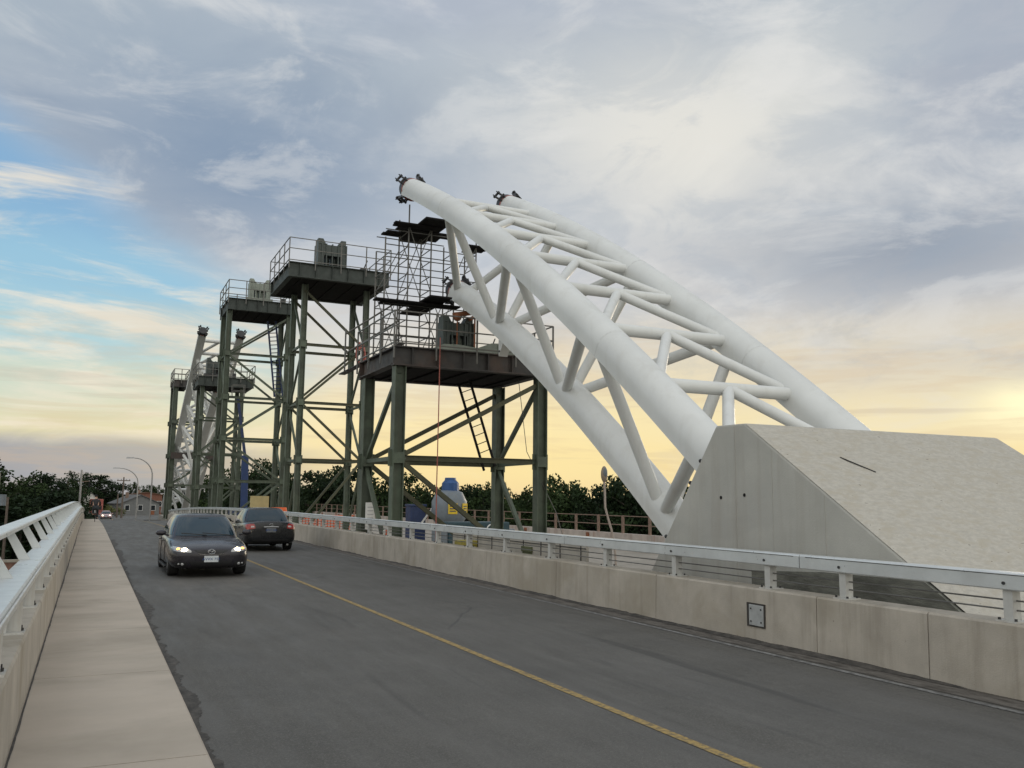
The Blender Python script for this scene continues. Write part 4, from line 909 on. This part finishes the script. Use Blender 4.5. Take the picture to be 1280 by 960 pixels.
# lower growth behind the trees so that the wood reads as one dark belt
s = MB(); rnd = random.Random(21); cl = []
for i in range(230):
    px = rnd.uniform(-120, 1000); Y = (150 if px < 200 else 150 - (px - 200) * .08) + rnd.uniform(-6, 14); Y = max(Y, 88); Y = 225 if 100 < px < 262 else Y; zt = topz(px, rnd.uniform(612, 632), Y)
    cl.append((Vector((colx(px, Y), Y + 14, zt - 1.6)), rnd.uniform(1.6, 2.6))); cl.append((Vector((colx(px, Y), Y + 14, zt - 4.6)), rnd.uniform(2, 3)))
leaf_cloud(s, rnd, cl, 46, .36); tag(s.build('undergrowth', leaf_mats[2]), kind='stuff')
# bush by the junction
root = thing('bush', 'yellow green bush at the kerb between the pink car and the lamps', 'bush', (colx(151, 188) , 188, -2.2)); rnd = random.Random(31)
s = MB(); leaf_cloud(s, rnd, [(Vector((rnd.uniform(-1.6, 1.6), rnd.uniform(-1, 1), rnd.uniform(.5, 2.0))), rnd.uniform(.5, 1.0)) for _ in range(12)], 120, .12); s.build('leaves', leaf_yel, root)
s = MB(); [s.tube((0, 0, 0), (rnd.uniform(-1, 1), rnd.uniform(-.6, .6), 1.5), .05, 5) for _ in range(6)]; s.build('stem', bark, root)

# ------------------------------------------------------------------ buildings and poles in the distance
def house(label, x, y, z, w, d, h, rh, mw, mr_, rz=0, wins=2, chim=True, name='house'):
    root = thing(name, label, 'house' if name == 'house' else 'building', (x, y, z), rz)
    s = MB(); s.box(-w / 2, w / 2, -d / 2, d / 2, 0, h); 
    s.add([(-w / 2 + .003, -d / 2 + .003, h), (w / 2 - .003, -d / 2 + .003, h), (0, -d / 2 + .003, h + rh), (-w / 2 + .003, d / 2 - .003, h), (w / 2 - .003, d / 2 - .003, h), (0, d / 2 - .003, h + rh)], [(0, 1, 2), (3, 5, 4), (0, 2, 5, 3), (1, 4, 5, 2)]); s.build('wall', mw, root)
    s = MB()
    for sg in (-1, 1):
        a = Vector((sg * (w / 2 + .35), 0, h - .35 * rh / (w / 2))); b = Vector((0, 0, h + rh)); t_ = Vector((0, 0, .14)); 
        s.add([a + Vector((0, -d / 2 - .3, 0)), a + Vector((0, d / 2 + .3, 0)), b + Vector((0, d / 2 + .3, 0)), b + Vector((0, -d / 2 - .3, 0)), a + t_ + Vector((0, -d / 2 - .3, 0)), a + t_ + Vector((0, d / 2 + .3, 0)), b + t_ + Vector((0, d / 2 + .3, 0)), b + t_ + Vector((0, -d / 2 - .3, 0))],
              [(0, 1, 2, 3), (4, 7, 6, 5), (0, 4, 5, 1), (1, 5, 6, 2), (2, 6, 7, 3), (3, 7, 4, 0)])
    rf = s.build('roof', mr_, root)
    if chim: s = MB(); s.box(-w * .2 - .25, -w * .2 + .25, -.3, .3, h + rh * .4, h + rh + .6); s.build('chimney', rust_lt, rf)
    for i in range(wins):
        x_ = (i + .5) / wins * w - w / 2; s = MB(); s.box(x_ - .5, x_ + .5, -d / 2 - .06, -d / 2 - .003, h * .42, h * .42 + 1.2); f = s.build('window', white_pl, root); s = MB(); s.box(x_ - .42, x_ + .42, -d / 2 - .075, -d / 2 - .062, h * .42 + .08, h * .42 + 1.12); s.build('pane', glass_dk, f)
    s = MB(); s.box(w * .32 - .45, w * .32 + .45, -d / 2 - .05, -d / 2 - .003, 0, 2.0); s.build('door', rust, root); return root
glass_dk = mat('dark_window_glass', (.02, .025, .03), .12, var=0)
wall_w = mat('white_siding', (.62, .60, .56), .7, var=.08); wall_g = mat('grey_siding', (.17, .175, .175), .7, var=.1); brick = mat('red_brick', (.22, .10, .07), .9, var=.2, scale=4); roof_g = mat('grey_shingle', (.12, .12, .12), .9); roof_b = mat('brown_shingle', (.16, .09, .06), .9)
house('white house with a steep gable straight beyond the cyclist', colx(118, 203), 203, -2.4, 4.4, 6, 2.9, 2.0, wall_w, roof_g)
house('small white house low in the trees behind the left railing', colx(29, 150), 150, -4.2, 2.6, 4, 2.6, .8, wall_w, roof_g, chim=False)
house('brown roofed house half hidden in trees above the left railing', colx(62, 125), 125, -5.2, 6, 6, 3.0, 1.9, wall_g, roof_b, rz=.8, chim=False)
house('grey house behind the kerb between bush and far arch', colx(174, 205), 205, -2.4, 8, 7, 2.6, 1.7, wall_g, roof_g, rz=.3, wins=3)
house('long red brick building above the grey house', colx(188, 215), 218, -2.4, 6.5, 10, 4.4, .5, brick, roof_b, wins=6, name='building')
house('dark brick shop front beyond the end of the left railing', colx(90, 205), 205, -2.4, 8, 8, 3.6, .5, roof_b, roof_b, wins=4, name='building')
def pole(label, px, Y, zb, topy, m, kind='wood', arms=1, box=False):
    X = colx(px, Y); zt = topz(px, topy, Y); root = thing('utility_pole', label, 'pole', (X, Y, zb)); H = zt - zb
    s = MB(); s.tube((0, 0, -.3), (0, 0, H), .17, 10, .11); s.build('pole', m, root, smooth=True)
    for k in range(arms): s = MB(); s.box(-1.1, 1.1, -.06, .06, H - .7 - k, H - .55 - k); [s.tube((q, 0, H - .55 - k), (q, 0, H - .35 - k), .05, 6) for q in (-.95, -.4, .4, .95)]; s.build('crossarm', m, root)
    if box: s = MB(); s.tube((.4, 0, H * .75), (.4, 0, H * .75 + .95), .28, 12); s.build('transformer', tank_m, root)
    return root
wood = mat('pole_wood', (.14, .11, .09), .9, var=.2)
pole('weathered utility pole with a transformer at the left edge behind the railing', 4, 88, -7.5, 592, mat('pale_pole_wood', (.26, .25, .20), .9, var=.2), box=True, arms=0)
pole('short slim pole just right of the transformer pole', 17, 100, -7, 622, wood, arms=0)
pole('slim grey pole rising over the far end of the left railing', 106, 128, -4, 588, lampm, arms=0)
pole('utility pole between the two curved street lamps', 159, 172, -2.3, 597, wood, arms=1)
pole('short pole left of the pair of curved lamps', 153, 176, -2.3, 618, wood, arms=0)
root = thing('traffic_light', 'thin mast arm over the junction at the end of the left railing', 'traffic light', (colx(90, 150), 150, -2.2)); s = MB(); s.tube((0, 0, 0), (0, 0, 6.0), .12, 8); s.path([(0, 0, 5.6), (.8, 0, 6.0), (3.0, 0, 6.1)], .07, 6); s.build('mast', rust_lt, root); s = MB(); s.box(2.8, 3.1, -.15, .15, 5.3, 6.1); s.build('signal_head', black_m, root)
# low wall and gravel strip seen left below the trees
root = thing('boundary_wall', 'low reddish wall far left between the transformer pole and the railing', 'wall', (colx(8, 80), 80, -4)); s = MB(); s.box(-9, 2, -.15, .15, -4, .55); s.build('wall_body', mat('reddish_wall', (.22, .12, .09), .9, var=.3), root); s = MB(); s.box(-9.05, 2.05, -.2, .2, .55, .75); s.build('coping', conc, root)

# ------------------------------------------------------------------ cars
glass_m = mat('car_glass', (.014, .034, .050), .05, var=0, coat=0, spec=.45)
def car_paint(name, c, metal=.3): return mat(name, c, .28, metal=metal, var=.06, scale=2, coat=.35, spec=.4, spots=((.10, .095, .09), 30, .75))
chrome = mat('chrome', (.62, .62, .62), .15, metal=1.0, var=0)
tyre = mat('tyre', (.018, .018, .018), .8, var=.2); rim_m = mat('alloy_rim', (.35, .35, .36), .3, metal=.8, var=0)
plastic = mat('black_trim', (.015, .015, .016), .5, var=.1)
lens_clear = mat('lamp_housing', (.40, .40, .40), .12, metal=.3, var=0, coat=.6); lamp_on = mat('headlamp_light', (1, .9, .7), .3, var=0, emit=(1.0, .83, .55), estr=26.0); amber_on = mat('amber_lamp', (1, .5, .12), .3, var=0, emit=(1.0, .45, .10), estr=3.0)
lens_red = mat('red_lens', (.22, .012, .01), .15, var=0, coat=.5, emit=(.9, .05, .02), estr=.05)
lens_white = mat('reverse_lens', (.55, .5, .5), .15, var=0); plate_m = mat('plate_white', (.62, .66, .68), .5, var=.03); plate_blue = mat('plate_blue', (.03, .08, .25), .5, var=0)
def car(label, paint, kind, X, Y, rz, name='car'):
    root = thing(name, label, 'car', (X, Y, zr(Y) + .004), rz)
    if kind == 'hatch':
        st = [(2.22, .58, .34, .58, .64), (2.15, .74, .22, .66, .71), (1.95, .845, .19, .72, .79), (1.5, .872, .19, .80, .88), (1.0, .877, .19, .87, .95), (.5, .88, .19, .90, .96), (-.3, .88, .19, .92, .97), (-1.2, .88, .19, .95, .99), (-1.75, .865, .21, .97, 1.0), (-2.08, .81, .28, .95, .98), (-2.2, .68, .38, .88, .90)]
        gh = dict(zb=.90, zt=1.455, yfb=1.08, yft=.22, yrb=-2.02, yrt=-1.55, hb=.80, ht=.585)
    else:
        st = [(2.24, .58, .34, .56, .62), (2.15, .74, .22, .64, .70), (1.95, .84, .19, .72, .79), (1.5, .87, .19, .80, .87), (1.0, .875, .19, .87, .94), (.5, .88, .19, .90, .96), (-.3, .88, .19, .93, .98), (-1.2, .88, .19, .97, 1.02), (-1.8, .87, .22, 1.0, 1.07), (-2.12, .83, .27, .99, 1.085), (-2.24, .76, .34, .93, 1.04), (-2.27, .68, .42, .84, .90)]
        gh = dict(zb=.93, zt=1.47, yfb=1.10, yft=.25, yrb=-1.78, yrt=-1.12, hb=.80, ht=.59)
    s = MB(); n = None
    for (y, w, zb, zs, zt) in st:
        half = [(0, zb), (w * .8, zb), (w * .97, zb + .06), (w * 1.0, zb + .22), (w * 1.0, (zb + zs) / 2 + .08), (w * .975, zs - .05), (w * .90, zs + .01), (w * .6, zs * .25 + zt * .75), (0, zt)]
        ring = half + [(-a, b) for a, b in half[1:-1]][::-1]; n = len(ring)
        s.v += [(a, y, b) for a, b in ring]
    for i in range(len(st) - 1):
        for k in range(n): s.f.append((i * n + k, i * n + (k + 1) % n, (i + 1) * n + (k + 1) % n, (i + 1) * n + k))
    s.f += [tuple(range(n))[::-1], tuple(range((len(st) - 1) * n, len(st) * n))]
    body = s.build('body', paint, root, smooth=True); md = body.modifiers.new('s', 'SUBSURF'); md.levels = md.render_levels = 2
    cut = MB()
    for y in (1.36, -1.30):
        for sg in (-1, 1): cut.tube((sg * .60, y, .33), (sg * 1.2, y, .33), .365, 24)
    co = cut.build('cutter', plastic); bo = body.modifiers.new('b', 'BOOLEAN'); bo.object = co; bo.operation = 'DIFFERENCE'; bo.solver = 'EXACT'
    bpy.context.view_layer.update(); dg = bpy.context.evaluated_depsgraph_get(); me = bpy.data.meshes.new_from_object(body.evaluated_get(dg)); body.modifiers.clear(); body.data = me
    bpy.data.objects.remove(co)
    for p in me.polygons: p.use_smooth = True
    try: me.set_sharp_from_angle(angle=R(38))
    except Exception: pass
    bvh = BVHTree.FromPolygons([v.co for v in me.vertices], [tuple(p.vertices) for p in me.polygons])
    def patch(name, m, corners, dirn, off=.006, nu=14, nv=6, parent=None, rnd_=0.0, th=.012):
        """a thin shell lying on the body, corners in (x,z), seen from the front (+1) or the rear (-1)"""
        s = MB(); c = [Vector((a, b, 0)) for a, b in corners]; ok = []
        for layer in (0, 1):
            for j in range(nv + 1):
                for i in range(nu + 1):
                    u, v = i / nu * 2 - 1, j / nv * 2 - 1
                    if rnd_: k = 1 / max(1e-6, max(abs(u), abs(v), 1e-6)) * 1; 
                    uu, vv = (u * math.sqrt(1 - rnd_ * v * v / 2), v * math.sqrt(1 - rnd_ * u * u / 2)) if rnd_ else (u, v)
                    uu, vv = (uu + 1) / 2, (vv + 1) / 2
                    p = c[0].lerp(c[1], uu).lerp(c[3].lerp(c[2], uu), vv)
                    h = bvh.ray_cast(Vector((p.x, 4 * dirn, p.y)), Vector((0, -dirn, 0)))
                    y = h[0].y if h[0] else 2.0 * dirn
                    s.v.append((p.x, y + dirn * (off if layer else off - th), p.y))
        M2 = (nu + 1) * (nv + 1)
        for j in range(nv):
            for i in range(nu):
                a = j * (nu + 1) + i; s.f.append((a, a + 1, a + nu + 2, a + nu + 1)); s.f.append((M2 + a, M2 + a + nu + 1, M2 + a + nu + 2, M2 + a + 1))
        bd = [i for i in range(nu + 1)] + [j * (nu + 1) + nu for j in range(1, nv + 1)] + [nv * (nu + 1) + i for i in range(nu - 1, -1, -1)] + [j * (nu + 1) for j in range(nv - 1, 0, -1)]
        for a, b in zip(bd, bd[1:] + bd[:1]): s.f.append((a, b, M2 + b, M2 + a))
        return s.build(name, m, parent or root, smooth=True, angle=50)
    # greenhouse
    g = gh; NN = 5.0
    def lerp(a, b, t): return a + (b - a) * t
    def dims(t):
        bow = .035 * math.sin(t * math.pi); return lerp(g['hb'], g['ht'], t) + bow, lerp(g['yfb'], g['yft'], t) + bow, lerp(g['yrb'], g['yrt'], t) - bow * (1.2 if kind == 'sedan' else 1.8), lerp(g['zb'], g['zt'], t)
    def yof(u, t, front):
        h, yf, yr, z = dims(t); cx = (yf + yr) / 2; hl = (yf - yr) / 2; k = max(0, 1 - abs(u) ** 3.2) ** (1 / 3.2); k = .90 + .10 * k if abs(u) < 1 else .9
        return cx + (hl * k if front else -hl * k), h, z
    s = MB(); NT, NS = 10, 48
    def outline(t, inset=0):
        h, yf, yr, z = dims(t); pts = []; cx = (yf + yr) / 2; hl = (yf - yr) / 2
        for i in range(NS):
            a = 2 * math.pi * i / NS; c_, s_ = math.cos(a), math.sin(a); pts.append((math.copysign(abs(c_) ** (2 / NN), c_) * (h - inset), cx + math.copysign(abs(s_) ** (2 / NN), s_) * (hl - inset), z))
        return pts
    for j in range(NT + 1): s.v += outline(j / NT)
    for (ins, dz) in ((.05, .022), (.14, .038), (.32, .05)): s.v += [(a, b, c + dz) for a, b, c in outline(1, ins)]
    rows = NT + 4; s.v.append((0, (g['yft'] + g['yrt']) / 2, g['zt'] + .055))
    for j in range(rows - 1):
        for i in range(NS): s.f.append((j * NS + i, j * NS + (i + 1) % NS, (j + 1) * NS + (i + 1) % NS, (j + 1) * NS + i))
    for i in range(NS): s.f.append(((rows - 1) * NS + i, (rows - 1) * NS + (i + 1) % NS, rows * NS))
    s.build('cabin', paint, root, smooth=True, angle=60)
    def sup(h, hl, u): return (max(0, 1 - abs(u) ** NN)) ** (1 / NN) * hl
    def gpatch(name, m, where, a0, a1, t0, t1, off=.008, taper=0.0, parent=None):
        s = MB(); nu, nv = 16, 8
        for j in range(nv + 1):
            t = lerp(t0, t1, j / nv); h, yf, yr, z = dims(t); cx = (yf + yr) / 2; hl = (yf - yr) / 2
            for i in range(nu + 1):
                u = lerp(a0, a1, i / nu)
                if where in ('front', 'rear'):
                    sg = 1 if where == 'front' else -1; s.v.append((u * h, cx + sg * (sup(h, hl, u) + off), z + off * .6))
                else:
                    sg = 1 if where == 'right' else -1; lo, hi = (t * taper, 0); uu = u
                    s.v.append((sg * (h * (max(0, 1 - abs(uu) ** NN)) ** (1 / NN) + off), cx + hl * uu, z))
        for j in range(nv):
            for i in range(nu): a = j * (nu + 1) + i; s.f.append((a, a + 1, a + nu + 2, a + nu + 1))
        return s.build(name, m, parent or root, smooth=True)
    ws = gpatch('windshield', glass_m, 'front', -.93, .93, .10, .93)
    rw = gpatch('rear_window', glass_m, 'rear', -.88, .88, .22 if kind == 'sedan' else .18, .92)
    for sd_ in ('left', 'right'):
        gpatch('side_window', glass_m, sd_, -.02, .80, .14, .90); gpatch('side_window', glass_m, sd_, -.78, -.07, .14, .90)
    if kind == 'hatch' or True:
        s = MB()
        for a, b in (((-.55, 1.16, .975), (.08, .98, 1.03)), ((.0, 1.17, .98), (.55, 1.0, 1.03))): s.bar(a, b, .018, .02)
        s.build('wiper', plastic, root)
        s = MB(); s.box(-.11, .11, g['yft'] + .10, g['yft'] + .13, 1.33, 1.40); s.build('interior_mirror', plastic, root)
    # wheels
    for y in (1.36, -1.30):
        for sg in (-1, 1):
            s = MB(); ringp = [(.17, .62), (.29, .62), (.315, .66), (.32, .74), (.315, .83), (.29, .855), (.20, .855), (.19, .82)]
            vs = []; nn_ = 28
            for r_, x in ringp:
                for k in range(nn_): a = 2 * math.pi * k / nn_; vs.append((sg * x, y + r_ * math.cos(a), .32 + r_ * math.sin(a)))
            fs = [(i * nn_ + k, i * nn_ + (k + 1) % nn_, (i + 1) * nn_ + (k + 1) % nn_, (i + 1) * nn_ + k) for i in range(len(ringp) - 1) for k in range(nn_)]
            s.add(vs, fs); w = s.build('wheel', tyre, root, smooth=True)
            s = MB()
            for q in range(5): a = q * 1.2566 + .3; s.bar((sg * .838, y, .32), (sg * .842, y + .2 * math.cos(a), .32 + .2 * math.sin(a)), .055, .02, (1, 0, 0))
            s.tube((sg * .70, y, .32), (sg * .845, y, .32), .05, 14); s.tube((sg * .70, y, .32), (sg * .71, y, .32), .20, 24); s.build('rim', rim_m, w)
    # sills, handles, mirrors
    for sg in (-1, 1):
        s = MB(); s.box(*sorted((sg * .80, sg * .885)), -.85, .92, .165, .215); s.build('sill', plastic, root, bevel=.01)
        for yy in (.02, -.92): s = MB(); s.box(*sorted((sg * .865, sg * .90)), yy - .1, yy + .1, .80, .83); s.build('door_handle', paint, root, bevel=.008)
        s = MB(); s.bar((sg * .80, .78, .965), (sg * .92, .76, 1.0), .05, .04); s.ball((sg * .98, .76, 1.03), .115, .07, .075, 12, 8); mr_ = s.build('wing_mirror', paint, root, smooth=True); s = MB(); s.ball((sg * .98, .715, 1.03), .092, .045, .058, 12, 8); s.build('mirror_glass', glass_m if kind == 'hatch' else plastic, mr_, smooth=True)
        for y0 in (.72, -.42): s = MB(); s.box(*sorted((sg * .872, sg * .886)), y0 - .004, y0 + .004, .28, .88); s.build('door_gap', plastic, root)
    if kind == 'hatch':
        # front: upper grille, emblem, lower intake, lamps, plate
        patch('lower_intake', plastic, [(-.38, .25), (.38, .25), (.46, .40), (-.46, .40)], 1, .008)
        gr = patch('grille', plastic, [(-.24, .575), (.24, .575), (.36, .665), (-.36, .665)], 1, .008)
        s = MB(); s.path([(.30 * math.sin(a), 2.25 - .04 * abs(math.sin(a)), .60 - .045 * math.cos(a)) for a in np.linspace(-1.2, 1.2, 9)], .008, 5); s.build('grille_trim', chrome, gr)
        s = MB(); s.path([(.075 * math.cos(a), 2.262, .628 + .056 * math.sin(a)) for a in np.linspace(0, 2 * math.pi, 21)], .008, 6)
        s.path([(-.070, 2.262, .640), (-.035, 2.264, .648), (0, 2.266, .612), (.035, 2.264, .648), (.070, 2.262, .640)], .008, 6); s.build('emblem', chrome, gr)
        for sg in (-1, 1):
            hl = patch('headlight', lens_clear, [(sg * .40, .60), (sg * .80, .64), (sg * .82, .76), (sg * .46, .70)], 1, .008, rnd_=.5, nu=12, nv=8)
            h = bvh.ray_cast(Vector((sg * .575, 4, .665)), Vector((0, -1, 0)))[0]; s = MB(); s.ball((sg * .565, h.y + .004, .662), .066, .034, .058, 14, 8); s.build('lit_bulb', lamp_on, hl, smooth=True)
            h = bvh.ray_cast(Vector((sg * .70, 4, .685)), Vector((0, -1, 0)))[0]; s = MB(); s.ball((sg * .69, h.y + .0, .690), .042, .03, .034, 12, 6); s.build('lit_indicator', amber_on if sg < 0 or True else lamp_on, hl, smooth=True)
            h = bvh.ray_cast(Vector((sg * .62, 4, .33)), Vector((0, -1, 0)))[0]; patch('fog_recess', plastic, [(sg * .50, .27), (sg * .76, .29), (sg * .74, .39), (sg * .52, .38)], 1, .008)
            s = MB(); s.ball((sg * .60, h.y + .012, .33), .035, .015, .035, 12, 6); s.ball((sg * .68, h.y + .0, .335), .022, .015, .022, 10, 6); s.build('fog_lamp', lens_clear, root, smooth=True)
        py = 2.245; pz = (.395, .505)
    else:
        for sg in (-1, 1):
            patch('tail_light', lens_red, [(sg * .50, .80), (sg * .80, .76), (sg * .83, .95), (sg * .55, .98)], -1, .010, rnd_=.4, nu=12, nv=8); patch('reverse_light', lens_white, [(sg * .55, .845), (sg * .66, .84), (sg * .66, .895), (sg * .56, .90)], -1, .016, nu=6, nv=4)
            s = MB(); s.tube((sg * .55, -2.28, .235), (sg * .55, -2.05, .235), .035, 10)
            if sg > 0: s.build('exhaust_pipe', chrome, root)
        patch('plate_recess', plastic, [(-.30, .66), (.30, .66), (.33, .84), (-.33, .84)], -1, .004); s = MB(); s.path([(-.24, -2.30, .855), (0, -2.305, .86), (.24, -2.30, .855)], .012, 6); s.build('garnish', chrome, root)
        s = MB(); s.path([(.07 * math.cos(a), -2.292, .925 + .042 * math.sin(a)) for a in np.linspace(0, 2 * math.pi, 17)], .007, 6); s.path([(.035 * math.cos(a), -2.292, .932 + .03 * math.sin(a)) for a in np.linspace(0, 2 * math.pi, 13)], .005, 6); s.build('emblem', chrome, root)
        patch('lower_bumper', plastic, [(-.60, .30), (.60, .30), (.60, .42), (-.60, .42)], -1, .006)
        s = MB(); s.ball((0, -1.79, 1.0), .09, .02, .015, 10, 6); s.build('brake_lamp', lens_red, root)
        py = -2.30; pz = (.69, .80)
    # licence plate with raised characters
    s = MB(); s.box(-.152, .152, py - .006, py + .006, pz[0] - .02, pz[1] + .02); pl = s.build('licence_plate', plate_m if kind == 'hatch' else mat('plate_shade_grey', (.16, .17, .18), .5), root, bevel=.003)  # saloon's plate is white; its shade is put into the grey colour
    cv = bpy.data.curves.new('plate_text', 'FONT'); cv.body = 'AVVX 751' if kind == 'hatch' else 'BFKT 208'; cv.size = .088; cv.align_x = 'CENTER'; cv.extrude = .002
    if kind != 'hatch': cv.body = 'BFKT 208'
    to = bpy.data.objects.new('plate_text', cv); COL.objects.link(to); bpy.context.view_layer.update(); dg = bpy.context.evaluated_depsgraph_get(); tm = bpy.data.meshes.new_from_object(to.evaluated_get(dg)); bpy.data.objects.remove(to)
    tm.materials.clear(); tm.materials.append(plate_blue); t2 = bpy.data.objects.new('plate_characters', tm); COL.objects.link(t2); t2.parent = pl
    sg = 1 if py > 0 else -1; t2.rotation_euler = (R(90), 0, R(180) if sg > 0 else 0); t2.location = (0, py + sg * .008, (pz[0] + pz[1]) / 2 - .03)
    root.scale = (1, 1, .91 if kind == 'hatch' else .94)
    return root
car('dark charcoal hatchback with lit headlights driving towards the viewer in the left lane', car_paint('charcoal_paint', (.028, .026, .032)), 'hatch', 2.55, 23.2, R(180), 'hatchback_car')
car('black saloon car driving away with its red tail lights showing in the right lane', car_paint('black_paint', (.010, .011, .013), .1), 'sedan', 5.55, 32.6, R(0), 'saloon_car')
car('tiny pinkish white car far off at the junction beyond the bridge', car_paint('pale_pink_paint', (.62, .42, .42), 0), 'hatch', colx(140, 168), 168, R(180), 'compact_car')
# red truck at the junction
root = thing('box_truck', 'red box truck at the junction beside the white gabled house', 'truck', (colx(127, 180), 180, -2.2))
s = MB(); s.box(-1.15, 1.15, -.5, 4.5, .9, 3.3); s.build('box_body', red_p, root, bevel=.05); s = MB(); s.box(-1.05, 1.05, -2.1, -.55, .5, 2.4); s.build('cab', red_p, root, bevel=.15); s = MB(); s.box(-.9, .9, -2.13, -2.09, 1.4, 2.1); s.build('windshield', glass_dk, root); s = MB(); s.box(-.35, .35, -2.15, -2.11, .8, 1.3); s.build('grille', white_pl, root)
for y in (-1.4, 3.2):
    for x in (-.95, .95): s = MB(); s.tube((x - .12, y, .45), (x + .12, y, .45), .45, 16); s.build('wheel', black_m, root)

# ------------------------------------------------------------------ cyclist
cx, cy, cz = .42, 66.0, zr(66) + .15
bk = thing('bicycle', 'dark bicycle ridden along the sidewalk far down the bridge', 'bicycle', (cx, cy, cz)); fr = mat('bike_frame', (.03, .05, .06), .4, var=0)
for y in (-.52, .52):
    s = MB(); s.path([(0, y + .33 * math.cos(a), .34 + .33 * math.sin(a)) for a in np.linspace(0, 2 * math.pi, 25)], .018, 6)
    w = s.build('wheel', black_m, bk); s = MB()
    for q in range(10): a = q * .628; s.tube((0, y, .34), (0, y + .32 * math.cos(a), .34 + .32 * math.sin(a)), .003, 4)
    s.build('spokes', chrome, w)
s = MB(); P_ = dict(bb=(0, -.06, .30), st=(0, -.20, .82), hd=(0, .38, .86), rh=(0, -.52, .34), fh=(0, .52, .34), ht=(0, .36, .70))
for a, b in (('bb', 'st'), ('st', 'hd'), ('bb', 'ht'), ('bb', 'rh'), ('st', 'rh'), ('hd', 'fh')): s.tube(P_[a], P_[b], .02, 8)
s.build('frame', fr, bk); s = MB(); s.path([(-.27, .30, 1.0), (-.2, .38, 1.0), (0, .40, .98), (.2, .38, 1.0), (.27, .30, 1.0)], .015, 6); s.tube((0, .38, .86), (0, .40, .98), .018, 6); s.build('handlebar', fr, bk)
s = MB(); s.ball((0, -.23, .90), .07, .14, .04, 10, 6); s.tube((0, -.20, .82), (0, -.22, .88), .015, 6); s.build('saddle', black_m, bk)
s = MB(); s.tube((-.12, -.06, .30), (.12, -.06, .30), .02, 8); s.bar((.1, -.06, .30), (.1, .06, .18), .02); s.bar((-.1, -.06, .30), (-.1, -.18, .42), .02); s.box(.08, .2, .02, .11, .165, .185); s.box(-.2, -.08, -.22, -.13, .415, .435); s.build('pedals', black_m, bk)
skin_m = mat('skin', (.45, .28, .20), .6, var=.05)
def skinned(name, m, joints, edges, parent, loc=(0, 0, 0), lev=2):
    me = bpy.data.meshes.new(name); me.from_pydata([j[0] for j in joints], edges, []); o = bpy.data.objects.new(name, me); COL.objects.link(o)
    sk = o.modifiers.new('k', 'SKIN'); sk.use_smooth_shade = True; o.modifiers.new('s', 'SUBSURF').levels = lev
    for i, j in enumerate(joints): me.skin_vertices[0].data[i].radius = (j[1], j[1] if len(j) < 3 else j[2])
    me.skin_vertices[0].data[0].use_root = True
    bpy.context.view_layer.update(); dg = bpy.context.evaluated_depsgraph_get(); m2 = bpy.data.meshes.new_from_object(o.evaluated_get(dg)); bpy.data.objects.remove(o)
    m2.materials.clear(); m2.materials.append(m); o = bpy.data.objects.new(name, m2); COL.objects.link(o); o.parent = parent; return o
pr0 = thing('person', 'cyclist in a dark jacket and dark trousers bent over the handlebar, seen from behind', 'person', (cx, cy, cz))
body_j = [((0, -.22, 1.0), .14), ((0, -.14, 1.2), .14), ((0, -.02, 1.42), .16), ((0, .05, 1.52), .06), ((0, .10, 1.60), .085), ((0, .11, 1.70), .09), 
          ((-.19, 0, 1.42), .065), ((-.27, .12, 1.20), .045), ((-.26, .28, 1.05), .035), ((.19, 0, 1.42), .065), ((.27, .12, 1.20), .045), ((.26, .28, 1.05), .035),
          ((-.10, -.20, .96), .10), ((-.13, .17, .80), .07), ((-.13, -.16, .50), .045), ((-.13, -.08, .44), .035), ((.10, -.20, .96), .10), ((.13, .12, .62), .065), ((.13, .0, .26), .045), ((.13, .10, .21), .035)]
eds = [(0, 1), (1, 2), (2, 3), (3, 4), (4, 5), (2, 6), (6, 7), (7, 8), (2, 9), (9, 10), (10, 11), (0, 12), (12, 13), (13, 14), (14, 15), (0, 16), (16, 17), (17, 18), (18, 19)]
bd = skinned('body', skin_m, body_j, eds, pr0)
s = MB()
for sg in (-1, 1):
    for k in range(4): x = sg * (.235 + .018 * k); s.path([(x, .27, 1.045), (x, .315, 1.035), (x, .33, 1.005), (x, .30, .985 - .002 * (k % 2))], [.010, .010, .009, .008], 6)
    s.path([(sg * .225, .26, 1.035), (sg * .215, .285, 1.0), (sg * .222, .305, .985)], .010, 6)
f_ = s.build('fingers', skin_m, pr0, smooth=True)
skinned('jacket', mat('dark_jacket', (.02, .018, .02), .8), [(j[0], j[1] + .025) for j in body_j[:3]] + [((0, .03, 1.48), .09)] + [(body_j[i][0], body_j[i][1] + .02) for i in (6, 7, 8, 9, 10, 11)], [(0, 1), (1, 2), (2, 3), (2, 4), (4, 5), (5, 6), (2, 7), (7, 8), (8, 9)], pr0)
skinned('trousers', mat('dark_trousers', (.025, .03, .035), .8), [((0, -.21, .98), .16)] + [(body_j[i][0], body_j[i][1] + .018) for i in (12, 13, 14, 16, 17, 18)], [(0, 1), (1, 2), (2, 3), (0, 4), (4, 5), (5, 6)], pr0)
s = MB(); s.ball((0, .10, 1.72), .105, .12, .085, 14, 8); s.build('hair', black_m, pr0, smooth=True)
for sg in (-1, 1): s = MB(); s.ball((sg * .13, .12 if sg > 0 else -.06, .20 if sg > 0 else .44), .05, .13, .045, 10, 6); s.build('shoe', black_m, pr0, smooth=True)

# ------------------------------------------------------------------ render
scene.render.engine = 'CYCLES'
scene.cycles.use_denoising = True
scene.cycles.max_bounces = 6
